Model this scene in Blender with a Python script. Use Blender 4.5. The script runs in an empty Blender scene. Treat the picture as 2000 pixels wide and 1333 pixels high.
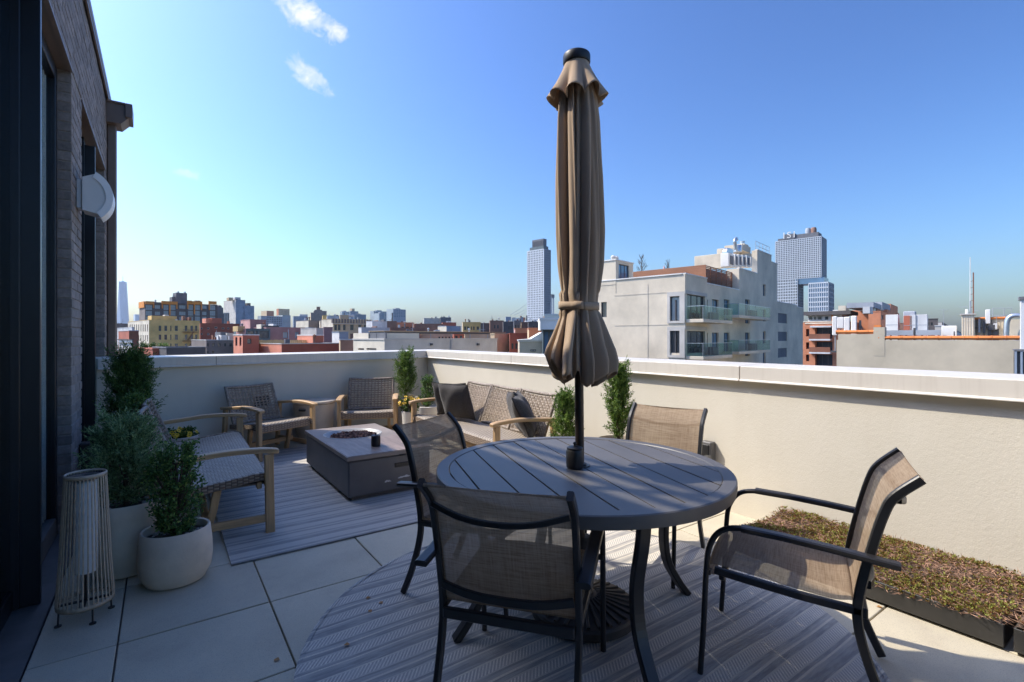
import bpy, bmesh, math, random
import numpy as np
from mathutils import Vector, Matrix
R = math.radians
random.seed(7); rng = np.random.default_rng(7)
scn = bpy.context.scene
col = scn.collection

# ------------------------------------------------------------------ camera
EYE = 1.347; FPX = 968.0; HOR = 660.0; YAW = R(35.25)
cd = bpy.data.cameras.new('camera'); cam = bpy.data.objects.new('camera', cd); col.objects.link(cam)
cam.location = (0, 0, EYE); cam.rotation_euler = (R(90), 0, -YAW)
cd.sensor_width = 36; cd.lens = 36 * FPX / 2000; cd.shift_y = -6.5 / 2000
cd.clip_start = .05; cd.clip_end = 20000
scn.camera = cam

# ------------------------------------------------------------------ sky, sun, exposure
SUN_EL = R(49); SUN_DIR = Vector((.65, -.76, 0)).normalized()   # where shadows fall
CLOUDS = [  # azimuth px, elevation px, radius, radius, tilt
    (585, 18, 92, 40, 32, 1.0), (655, 62, 44, 30, 25, 1.0), (602, 142, 56, 33, 38, .92), (640, 178, 30, 18, 20, .5), (372, 341, 44, 19, 14, .72),
    (408, 95, 30, 16, 20, .35), (297, 26, 34, 22, 10, .35), (1985, 455, 44, 8, -6, .45)]
w = bpy.data.worlds.new('World'); scn.world = w; w.use_nodes = True
nt = w.node_tree; nt.nodes.clear()
def wn(t, **k):
    n = nt.nodes.new(t)
    for a, b in k.items(): setattr(n, a, b)
    return n
def wm(op, a, b=None, c=None, clamp=False):
    n = wn('ShaderNodeMath', operation=op); n.use_clamp = clamp
    for i, v in enumerate((a, b, c)):
        if v is None: continue
        if isinstance(v, (int, float)): n.inputs[i].default_value = v
        else: nt.links.new(v, n.inputs[i])
    return n.outputs[0]
sky = wn('ShaderNodeTexSky', sky_type='NISHITA'); sky.sun_disc = False
sky.sun_elevation = SUN_EL
sky.sun_rotation = math.atan2(-SUN_DIR.x, -SUN_DIR.y)
sky.altitude = 0; sky.air_density = 1.3; sky.dust_density = 1.9; sky.ozone_density = 7
tc = wn('ShaderNodeTexCoord')
noi = wn('ShaderNodeTexNoise'); noi.inputs['Scale'].default_value = 15; noi.inputs['Detail'].default_value = 9; noi.inputs['Roughness'].default_value = .62; noi.inputs['Distortion'].default_value = .5
nt.links.new(tc.outputs['Generated'], noi.inputs['Vector'])
FWD = Vector((math.sin(YAW), math.cos(YAW), 0)); RGT = Vector((math.cos(YAW), -math.sin(YAW), 0)); UP = Vector((0, 0, 1))
total = None
for px, py, rx, ry, tilt, k in CLOUDS:
    d = (FWD + RGT * (px - 1000) / FPX + UP * (HOR - py) / FPX); L = d.length; d.normalize()
    u = RGT * math.cos(R(tilt)) - UP * math.sin(R(tilt)); u = (u - d * u.dot(d)).normalized(); v = d.cross(u)
    outs = []
    for ax, rr in ((u, rx), (v, ry)):
        n = wn('ShaderNodeVectorMath', operation='DOT_PRODUCT'); nt.links.new(tc.outputs['Generated'], n.inputs[0]); n.inputs[1].default_value = ax * (FPX * L / rr)
        outs.append(n.outputs['Value'])
    e = wm('SQRT', wm('ADD', wm('MULTIPLY', outs[0], outs[0]), wm('MULTIPLY', outs[1], outs[1])))
    m = wm('MULTIPLY', wm('SUBTRACT', 1.25, e, clamp=True), k)
    total = m if total is None else wm('MAXIMUM', total, m)
noi2 = wn('ShaderNodeTexNoise'); noi2.inputs['Scale'].default_value = 46; noi2.inputs['Detail'].default_value = 8; noi2.inputs['Roughness'].default_value = .68; noi2.inputs['Distortion'].default_value = 1.1
nt.links.new(tc.outputs['Generated'], noi2.inputs['Vector'])
nmix = wm('ADD', wm('MULTIPLY', noi.outputs[0], .58), wm('MULTIPLY', noi2.outputs[0], .42))
dens = wm('MULTIPLY', wm('SUBTRACT', wm('ADD', wm('MULTIPLY', wm('SUBTRACT', nmix, .5), 3.0), wm('MULTIPLY', total, .95)), .50), 1.5, clamp=True)
dens = wm('MULTIPLY', wm('MULTIPLY', dens, wm('MULTIPLY', total, 2.2, clamp=True)), .92)
# contrast of a clear dry sky: one gamma for the whole dome
g1 = wn('ShaderNodeMix', data_type='RGBA', blend_type='MULTIPLY'); g1.inputs[0].default_value = 1; nt.links.new(sky.outputs[0], g1.inputs[6]); g1.inputs[7].default_value = (.1, .1, .1, 1)
g2 = wn('ShaderNodeGamma'); g2.inputs[1].default_value = 1.62; nt.links.new(g1.outputs[2], g2.inputs[0])
g3 = wn('ShaderNodeMix', data_type='RGBA', blend_type='MULTIPLY'); g3.inputs[0].default_value = 1; nt.links.new(g2.outputs[0], g3.inputs[6]); g3.inputs[7].default_value = (10, 10, 10, 1); g3.clamp_result = False
mx = wn('ShaderNodeMix', data_type='RGBA'); nt.links.new(dens, mx.inputs[0]); nt.links.new(g3.outputs[2], mx.inputs[6]); mx.inputs[7].default_value = (3.0, 3.05, 3.2, 1)
bg = wn('ShaderNodeBackground'); bg.inputs[1].default_value = .122; nt.links.new(mx.outputs[2], bg.inputs[0])
wo = wn('ShaderNodeOutputWorld'); nt.links.new(bg.outputs[0], wo.inputs[0])

sl = bpy.data.lights.new('sun', 'SUN'); sl.energy = 2.0; sl.angle = R(.53); sl.color = (1, .92, .79)
sun = bpy.data.objects.new('sun', sl); col.objects.link(sun)
sun.rotation_euler = Vector((SUN_DIR.x * math.cos(SUN_EL), SUN_DIR.y * math.cos(SUN_EL), -math.sin(SUN_EL))).to_track_quat('-Z', 'Y').to_euler()
scn.view_settings.view_transform = 'Standard'; scn.view_settings.look = 'None'; scn.view_settings.gamma = 1; scn.view_settings.exposure = 1.55
scn.render.engine = 'CYCLES'; scn.cycles.use_denoising = True; scn.cycles.max_bounces = 8; scn.cycles.transparent_max_bounces = 24; scn.cycles.caustics_reflective = False; scn.cycles.caustics_refractive = False

# ------------------------------------------------------------------ materials
MATS = {}
def link(nt, a, b): nt.links.new(a, b)
class NB:
    def __init__(s, name):
        s.m = bpy.data.materials.new(name); s.m.use_nodes = True; s.t = s.m.node_tree
        s.b = s.t.nodes['Principled BSDF']; s.out = s.t.nodes['Material Output']; MATS[name] = s.m
    def n(s, t, **k):
        x = s.t.nodes.new(t)
        for a, b in k.items(): setattr(x, a, b)
        return x
    def l(s, a, b): s.t.links.new(a, b)
    def set(s, sock, v):
        if isinstance(v, (int, float, tuple, list, Vector)): sock.default_value = v
        else: s.l(v, sock)
    def math(s, op, a, b=None, c=None, clamp=False):
        x = s.n('ShaderNodeMath', operation=op); x.use_clamp = clamp
        for i, v in enumerate((a, b, c)):
            if v is not None: s.set(x.inputs[i], v)
        return x.outputs[0]
    def mix(s, f, a, b, mode='MIX'):
        x = s.n('ShaderNodeMix', data_type='RGBA', blend_type=mode)
        s.set(x.inputs[0], f)
        for i, v in ((6, a), (7, b)):
            s.set(x.inputs[i], tuple(v) + (1,) if isinstance(v, (tuple, list)) and len(v) == 3 else v)
        return x.outputs[2]
    def noise(s, scale, vec, detail=4, rough=.5, out=0):
        x = s.n('ShaderNodeTexNoise'); x.inputs['Scale'].default_value = scale; x.inputs['Detail'].default_value = detail; x.inputs['Roughness'].default_value = rough
        if vec is not None: s.l(vec, x.inputs['Vector'])
        return x.outputs[out]
    def pos(s): return s.n('ShaderNodeNewGeometry').outputs['Position']
    def obj(s, scale=(1, 1, 1)):
        v = s.n('ShaderNodeTexCoord').outputs['Object']
        if scale == (1, 1, 1): return v
        m = s.n('ShaderNodeMapping'); m.inputs['Scale'].default_value = scale; s.l(v, m.inputs[0]); return m.outputs[0]
    def sep(s, v):
        x = s.n('ShaderNodeSeparateXYZ'); s.l(v, x.inputs[0]); return x.outputs
    def ramp(s, f, stops, interp='LINEAR'):
        x = s.n('ShaderNodeValToRGB'); x.color_ramp.interpolation = interp; e = x.color_ramp.elements
        while len(e) < len(stops): e.new(.5)
        for i, (p, c) in enumerate(stops):
            e[i].position = p; e[i].color = tuple(c) + (1,) if len(c) == 3 else c
        s.set(x.inputs[0], f); return x.outputs[0]
    def bump(s, h, strength=.3, dist=.01):
        x = s.n('ShaderNodeBump'); x.inputs['Strength'].default_value = strength; x.inputs['Distance'].default_value = dist; s.l(h, x.inputs['Height']); s.l(x.outputs[0], s.b.inputs['Normal'])
    def val(s, c, f):
        x = s.n('ShaderNodeHueSaturation'); s.set(x.inputs['Color'], tuple(c) + (1,) if isinstance(c, tuple) and len(c) == 3 else c); s.l(f, x.inputs['Value']); return x.outputs[0]
    def rng(s, v, lo, hi):
        x = s.n('ShaderNodeMapRange'); x.inputs[3].default_value = lo; x.inputs[4].default_value = hi; s.l(v, x.inputs[0]); return x.outputs[0]

def pm(name, c, rough=.6, metal=0., var=.12, vs=4., bump=0., bs=60., spec=.5, orand=0., irand=0., c2=None, local=False, stretch=(1, 1, 1), bd=.004, coat=0, detail=5):
    b = NB(name); B = b.b
    B.inputs['Roughness'].default_value = rough; B.inputs['Metallic'].default_value = metal; B.inputs['Specular IOR Level'].default_value = spec
    if coat: B.inputs['Coat Weight'].default_value = coat; B.inputs['Coat Roughness'].default_value = .15
    vec = b.obj(stretch) if local else b.pos()
    lo = tuple(x * (1 - var) for x in c); hi = c2 or tuple(min(1, x * (1 + var)) for x in c)
    f = b.ramp(b.noise(vs, vec, detail, .6), [(.28, (0, 0, 0)), (.72, (1, 1, 1))])
    cc = b.mix(f, lo, hi)
    if orand:
        cc = b.val(cc, b.rng(b.n('ShaderNodeObjectInfo').outputs['Random'], 1 - orand, 1 + orand))
    if irand:
        cc = b.val(cc, b.rng(b.n('ShaderNodeNewGeometry').outputs['Random Per Island'], 1 - irand, 1 + irand))
    b.l(cc, B.inputs['Base Color'])
    if bump: b.bump(b.noise(bs, vec, 5, .6), bump, bd)
    return b.m

def glass_mat(name, tint=(.55, .62, .62), rough=.02, trans=.75, ior=1.5):
    b = NB(name); b.t.nodes.remove(b.b)
    fr = b.n('ShaderNodeFresnel'); fr.inputs[0].default_value = ior
    gl = b.n('ShaderNodeBsdfGlossy'); gl.inputs['Roughness'].default_value = rough; gl.inputs['Color'].default_value = (.95, .97, 1, 1)
    tr = b.n('ShaderNodeBsdfTransparent'); tr.inputs[0].default_value = tuple(x * trans for x in tint) + (1,)
    m = b.n('ShaderNodeMixShader'); bf = b.n('ShaderNodeNewGeometry').outputs['Backfacing']; b.l(b.math('MULTIPLY', fr.outputs[0], b.math('SUBTRACT', 1, bf)), m.inputs[0]); b.l(tr.outputs[0], m.inputs[1]); b.l(gl.outputs[0], m.inputs[2]); b.l(m.outputs[0], b.out.inputs[0])
    return b.m

def paver_mat():
    b = NB('paver'); p = b.pos()
    f1 = b.noise(1.6, p, 5, .6); f2 = b.noise(240, p, 2, .5); f3 = b.noise(6, p, 6, .65)
    c = b.mix(b.ramp(f1, [(.3, (0, 0, 0)), (.7, (1, 1, 1))]), (.53, .47, .345), (.65, .58, .43))
    c = b.mix(b.math('MULTIPLY', b.ramp(f3, [(.50, (0, 0, 0)), (.75, (1, 1, 1))]), .38), c, (.42, .35, .27))
    v = b.n('ShaderNodeTexVoronoi'); v.inputs['Scale'].default_value = 55; b.l(p, v.inputs['Vector'])
    c = b.mix(b.math('LESS_THAN', v.outputs[0], .055), c, (.74, .72, .67))
    c = b.mix(b.math('MULTIPLY', b.math('GREATER_THAN', f2, .60), .35), c, (.20, .19, .17))
    c = b.val(c, b.rng(b.n('ShaderNodeObjectInfo').outputs['Random'], .93, 1.06))
    b.l(c, b.b.inputs['Base Color']); b.b.inputs['Roughness'].default_value = .82
    b.bump(f2, .25, .002); return b.m

def stucco_mat():
    b = NB('stucco'); p = b.pos()
    f = b.noise(1.1, p, 6, .62)
    c = b.mix(b.ramp(f, [(.3, (0, 0, 0)), (.72, (1, 1, 1))]), (.63, .58, .475), (.69, .64, .535))
    m = b.n('ShaderNodeMapping'); m.inputs['Scale'].default_value = (7, 7, .5); b.l(p, m.inputs[0])
    c = b.mix(b.math('MULTIPLY', b.ramp(b.noise(1, m.outputs[0], 4, .6), [(.52, (0, 0, 0)), (.8, (1, 1, 1))]), .16), c, (.55, .48, .39))
    b.l(c, b.b.inputs['Base Color']); b.b.inputs['Roughness'].default_value = .9; b.b.inputs['Specular IOR Level'].default_value = .25
    b.bump(b.math('ADD', b.noise(150, p, 3, .6), b.math('MULTIPLY', b.noise(45, p, 3, .5), .8)), .28, .004); return b.m

def rug_mat(name, period, ystart):
    """woven flat rug: bands of slate, cream and slanted hatching, set by the rug's own y"""
    b = NB(name); o = b.n('ShaderNodeTexCoord').outputs['Object']
    wv = b.noise(1.6, o, 3, .5)
    x, y, z = b.sep(o)
    yy = b.math('ADD', y, b.math('MULTIPLY', b.math('SUBTRACT', wv, .5), .018))
    ph = b.math('FRACT', b.math('DIVIDE', b.math('ADD', yy, 50 + ystart), period))
    slate = (.30, .295, .285); mid = (.44, .415, .375); cream = (.76, .69, .56); pale = (.60, .555, .475)
    base = b.ramp(ph, [(0, slate), (.10, mid), (.16, cream), (.19, slate), (.245, pale), (.27, mid), (.44, pale), (.47, slate), (.56, cream), (.60, mid), (.66, slate), (.70, pale), (.73, mid), (.92, cream), (.95, slate)], 'CONSTANT')
    # bands that carry hatching
    h1 = b.math('MULTIPLY', b.math('GREATER_THAN', ph, .27), b.math('LESS_THAN', ph, .44))
    h2 = b.math('MULTIPLY', b.math('GREATER_THAN', ph, .73), b.math('LESS_THAN', ph, .92))
    hs = b.math('ADD', h1, h2)
    d = b.math('ADD', b.math('MULTIPLY', x, 1.0), b.math('MULTIPLY', yy, -.8))
    s = b.math('GREATER_THAN', b.math('SINE', b.math('MULTIPLY', d, 6.283 / .017)), .15)
    c = b.mix(b.math('MULTIPLY', s, hs), base, (.84, .78, .67))
    mp = b.n('ShaderNodeMapping'); mp.inputs['Scale'].default_value = (420, 26, 1); b.l(o, mp.inputs[0])
    fib = b.noise(1, mp.outputs[0], 2, .6)
    mp2 = b.n('ShaderNodeMapping'); mp2.inputs['Scale'].default_value = (9, 60, 1); b.l(o, mp2.inputs[0])
    pat = b.ramp(b.noise(1, mp2.outputs[0], 3, .6), [(.42, (0, 0, 0)), (.62, (1, 1, 1))])
    c = b.mix(b.math('MULTIPLY', b.ramp(fib, [(.35, (0, 0, 0)), (.65, (1, 1, 1))]), .42), c, (.37, .35, .32))
    c = b.mix(b.math('MULTIPLY', pat, .5), c, (.56, .525, .465))
    c = b.mix(b.math('MULTIPLY', b.ramp(b.noise(2.2, o, 4, .6), [(.4, (0, 0, 0)), (.75, (1, 1, 1))]), .18), c, (.46, .40, .33))
    b.l(c, b.b.inputs['Base Color']); b.b.inputs['Roughness'].default_value = .95; b.b.inputs['Specular IOR Level'].default_value = .1
    b.bump(b.math('ADD', fib, b.math('MULTIPLY', b.math('SINE', b.math('MULTIPLY', yy, 700)), .25)), .5, .003); return b.m

def weave_mat(name, c1, c2, sx, sy, axes='xy', bd=.003, dark=(.05, .04, .035)):
    """flat wicker: strands over and under in a twill"""
    b = NB(name); o = b.n('ShaderNodeTexCoord').outputs['Object']; q = b.sep(o)
    u = b.math('DIVIDE', q['xyz'.index(axes[0])], sx); v = b.math('DIVIDE', q['xyz'.index(axes[1])], sy)
    fu = b.math('FLOOR', u); fv = b.math('FLOOR', v)
    par = b.math('FRACT', b.math('MULTIPLY', b.math('ADD', fu, fv), .5))
    over = b.math('GREATER_THAN', par, .25)
    hu = b.math('ABSOLUTE', b.math('SINE', b.math('MULTIPLY', u, math.pi))); hv = b.math('ABSOLUTE', b.math('SINE', b.math('MULTIPLY', v, math.pi)))
    h = b.math('ADD', b.math('MULTIPLY', over, hu), b.math('MULTIPLY', b.math('SUBTRACT', 1, over), hv))
    wn_ = b.n('ShaderNodeTexWhiteNoise', noise_dimensions='2D'); cmb = b.n('ShaderNodeCombineXYZ'); b.l(fu, cmb.inputs[0]); b.l(fv, cmb.inputs[1]); b.l(cmb.outputs[0], wn_.inputs['Vector'])
    mixf = b.math('ADD', b.math('MULTIPLY', over, .75), b.math('MULTIPLY', wn_.outputs[0], .25))
    c = b.mix(mixf, c1, c2)
    c = b.mix(b.ramp(h, [(.12, (1, 1, 1)), (.4, (0, 0, 0))]), c, dark)
    b.l(c, b.b.inputs['Base Color']); b.b.inputs['Roughness'].default_value = .6
    b.bump(h, .8, bd); return b.m

def wood_mat(name, ax, c=(.52, .33, .16)):
    s = [38, 38, 38]; s['xyz'.index(ax)] = 3.0
    b = NB(name); o = b.obj(tuple(s))
    inf = b.n('ShaderNodeObjectInfo').outputs['Random']
    vm = b.n('ShaderNodeVectorMath', operation='ADD'); b.l(o, vm.inputs[0]); cb = b.n('ShaderNodeCombineXYZ'); b.l(b.math('MULTIPLY', inf, 40), cb.inputs[0]); b.l(cb.outputs[0], vm.inputs[1])
    g = b.noise(1, vm.outputs[0], 5, .65)
    cc = b.mix(b.ramp(g, [(.3, (0, 0, 0)), (.7, (1, 1, 1))]), tuple(x * .62 for x in c), tuple(min(1, x * 1.3) for x in c))
    cc = b.mix(b.math('MULTIPLY', b.ramp(b.noise(3, b.pos(), 4, .6), [(.45, (0, 0, 0)), (.7, (1, 1, 1))]), .35), cc, (.36, .30, .22))
    cc = b.val(cc, b.rng(inf, .86, 1.12))
    b.l(cc, b.b.inputs['Base Color']); b.b.inputs['Roughness'].default_value = .55
    b.bump(g, .25, .002); return b.m

def sling_mat():
    b = NB('sling'); o = b.obj((1, 1, 1))
    m1 = b.n('ShaderNodeMapping'); m1.inputs['Scale'].default_value = (9, 190, 190); b.l(o, m1.inputs[0])
    m2 = b.n('ShaderNodeMapping'); m2.inputs['Scale'].default_value = (190, 9, 9); b.l(o, m2.inputs[0])
    f = b.math('ADD', b.math('MULTIPLY', b.noise(1, m1.outputs[0], 3, .6), .6), b.math('MULTIPLY', b.noise(1, m2.outputs[0], 3, .6), .4))
    c = b.mix(b.ramp(f, [(.38, (0, 0, 0)), (.62, (1, 1, 1))]), (.27, .185, .115), (.42, .315, .215))
    b.l(c, b.b.inputs['Base Color']); b.b.inputs['Roughness'].default_value = .75; b.b.inputs['Specular IOR Level'].default_value = .2
    tl = b.n('ShaderNodeBsdfTranslucent'); b.l(c, tl.inputs[0])
    tr = b.n('ShaderNodeBsdfTransparent')
    s1 = b.n('ShaderNodeMixShader'); s1.inputs[0].default_value = .28; b.l(b.b.outputs[0], s1.inputs[1]); b.l(tl.outputs[0], s1.inputs[2])
    s2 = b.n('ShaderNodeMixShader'); s2.inputs[0].default_value = .12; b.l(s1.outputs[0], s2.inputs[1]); b.l(tr.outputs[0], s2.inputs[2])
    b.l(s2.outputs[0], b.out.inputs[0]); b.bump(f, .4, .001); return b.m

def leaf_mat(name, stops, rough=.5, trans=.3):
    b = NB(name); r = b.n('ShaderNodeNewGeometry').outputs['Random Per Island']
    cl = b.noise(14, b.pos(), 2, .5)
    f = b.math('ADD', b.math('MULTIPLY', r, .62), b.math('MULTIPLY', cl, .38))
    c = b.ramp(f, stops); b.l(c, b.b.inputs['Base Color']); b.b.inputs['Roughness'].default_value = rough; b.b.inputs['Specular IOR Level'].default_value = .3
    tl = b.n('ShaderNodeBsdfTranslucent'); b.l(c, tl.inputs[0]); s = b.n('ShaderNodeMixShader'); s.inputs[0].default_value = trans
    b.l(b.b.outputs[0], s.inputs[1]); b.l(tl.outputs[0], s.inputs[2]); b.l(s.outputs[0], b.out.inputs[0]); return b.m

def fabric_mat(name, c, c2, scale=500, trans=0):
    b = NB(name); o = b.pos()
    f = b.noise(scale, o, 2, .7)
    cc = b.mix(b.ramp(f, [(.38, (0, 0, 0)), (.62, (1, 1, 1))]), c, c2); b.l(cc, b.b.inputs['Base Color'])
    b.b.inputs['Roughness'].default_value = .9; b.b.inputs['Specular IOR Level'].default_value = .15; b.b.inputs['Sheen Weight'].default_value = .15
    b.bump(f, .35, .0015)
    if trans:
        tl = b.n('ShaderNodeBsdfTranslucent'); b.l(cc, tl.inputs[0]); s = b.n('ShaderNodeMixShader'); s.inputs[0].default_value = trans
        b.l(b.b.outputs[0], s.inputs[1]); b.l(tl.outputs[0], s.inputs[2]); b.l(s.outputs[0], b.out.inputs[0])
    return b.m

paver_mat(); stucco_mat(); sling_mat()
rug_mat('rug_stripes', .29, .02); rug_mat('round_rug_stripes', .285, .13)
weave_mat('weave_seat', (.20, .165, .13), (.54, .455, .35), .021, .021, 'xy')
weave_mat('weave_edge', (.16, .105, .065), (.34, .26, .19), .034, .011, 'xz')
weave_mat('weave_edge_side', (.16, .105, .065), (.34, .26, .19), .034, .011, 'yz')
for a in 'xyz': wood_mat('wood_' + a, a)
pm('wicker', (.25, .18, .13), .6, var=.4, vs=60, irand=.2, c2=(.46, .37, .285))
pm('wicker_border', (.22, .165, .125), .65, var=.5, vs=40, c2=(.42, .35, .28), bump=.6, bs=120)
fabric_mat('pillow_cloth', (.028, .026, .025), (.115, .105, .098), 330)
fabric_mat('umbrella_cloth', (.45, .33, .222), (.53, .40, .28), 700, .12)
pm('frame_metal', (.022, .021, .021), .38, .0, var=.25, vs=9, spec=.5, bump=.05, bs=400)
pm('table_metal', (.105, .098, .092), .46, .0, var=.14, vs=2.5, spec=.6, bump=.04, bs=500)
pm('pole_metal', (.045, .033, .026), .35, .3, var=.2)
pm('black_plastic', (.012, .012, .013), .45, var=.2)
pm('base_resin', (.05, .042, .036), .55, var=.3, vs=20, bump=.2, bs=80)
pm('door_metal', (.010, .012, .016), .35, .0, var=.2, vs=3)
pm('sill_metal', (.13, .125, .12), .5, var=.25, vs=5, bump=.1, bs=60)
def coping_mat():
    b = NB('coping_metal'); p = b.pos(); m = b.n('ShaderNodeMapping'); m.inputs['Scale'].default_value = (30, 30, 1.2); b.l(p, m.inputs[0])
    c = b.mix(b.ramp(b.noise(1.5, p, 4, .6), [(.3, (0, 0, 0)), (.7, (1, 1, 1))]), (.60, .555, .48), (.68, .63, .55))
    c = b.mix(b.math('MULTIPLY', b.ramp(b.noise(1, m.outputs[0], 4, .65), [(.5, (0, 0, 0)), (.75, (1, 1, 1))]), .35), c, (.47, .42, .35))
    b.l(c, b.b.inputs['Base Color']); b.b.inputs['Roughness'].default_value = .42; b.bump(b.noise(3, p, 3, .5), .08, .01); return b.m
coping_mat()
pm('sealant', (.30, .25, .20), .8)
pm('brick_dark', (.24, .205, .185), .8, var=.28, vs=30, orand=.2, bump=.35, bs=90)
pm('brick_dark_mass', (.24, .205, .185), .8, var=.28, vs=30, irand=.2, bump=.35, bs=90)
pm('mortar', (.27, .235, .20), .95, var=.2, vs=60)
pm('brown_metal', (.17, .125, .10), .45, .0, var=.12)
pm('white_plastic', (.72, .72, .70), .4, var=.04)
pm('pot_stone', (.70, .585, .45), .88, var=.16, vs=5, bump=.25, bs=70, detail=7)
pm('pot_grey', (.54, .49, .42), .85, var=.14, vs=6, bump=.2, bs=70)
pm('pot_white', (.66, .63, .57), .6, var=.06)
pm('soil', (.075, .055, .040), .95, var=.4, vs=60, bump=.8, bs=120)
pm('gravel', (.5, .48, .45), .9, var=.3, vs=90, bump=1, bs=90)
pm('bark', (.10, .07, .045), .9, var=.3, vs=40)
pm('fire_body', (.13, .122, .118), .5, var=.16, vs=4, bump=.12, bs=120)
pm('fire_top', (.25, .205, .17), .5, var=.2, vs=3, bump=.06, bs=100, c2=(.32, .265, .225))
pm('fire_lid', (.26, .195, .155), .42, var=.35, vs=7, local=True, stretch=(4, .6, 1), bump=.1, bs=30, detail=8)
pm('fire_bowl', (.42, .42, .40), .4, var=.1)
pm('lava', (.17, .085, .06), .9, var=.45, vs=30, irand=.35, bump=.8, bs=90)
pm('scuff', (.62, .60, .57), .8)
pm('drum_stone', (.50, .43, .34), .85, var=.14, vs=6, bump=.2, bs=60)
pm('lantern_strip', (.47, .37, .265), .6, var=.2, vs=40, orand=.12)
pm('lamp_shade_white', (.90, .90, .89), .5, var=.02)
pm('solar_glass', (.03, .035, .045), .15, var=.2)
pm('tray_metal', (.035, .033, .03), .5, var=.2, vs=6)
pm('flower_yellow', (.80, .50, .02), .6, irand=.2, var=.15, vs=30)
pm('dry_leaf', (.45, .22, .07), .7, var=.3, vs=50)
pm('rope_white', (.6, .6, .58), .7)
leaf_mat('juniper_dark', [(.2, (.035, .08, .025)), (.5, (.085, .17, .045)), (.8, (.18, .28, .075))])
leaf_mat('juniper_blue', [(.2, (.07, .125, .05)), (.5, (.18, .29, .125)), (.85, (.40, .50, .26))])
leaf_mat('juniper_green', [(.2, (.04, .085, .015)), (.5, (.11, .20, .035)), (.85, (.32, .42, .10))])
leaf_mat('boxwood', [(.2, (.05, .105, .03)), (.55, (.11, .21, .055)), (.76, (.20, .31, .08)), (.90, (.52, .54, .10))])
leaf_mat('flower_leaf', [(.2, (.03, .07, .015)), (.8, (.12, .19, .04))])
leaf_mat('sedum', [(.15, (.17, .055, .03)), (.42, (.24, .13, .04)), (.58, (.20, .22, .04)), (.9, (.44, .46, .10))], .6, .25)
pm('sedum_dry', (.36, .21, .135), .9, var=.35, vs=60, irand=.45)
glass_mat('door_glass', (.80, .86, .86), .015, .95)
glass_mat('balcony_glass', (.80, .92, .88), .05, .97)
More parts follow.
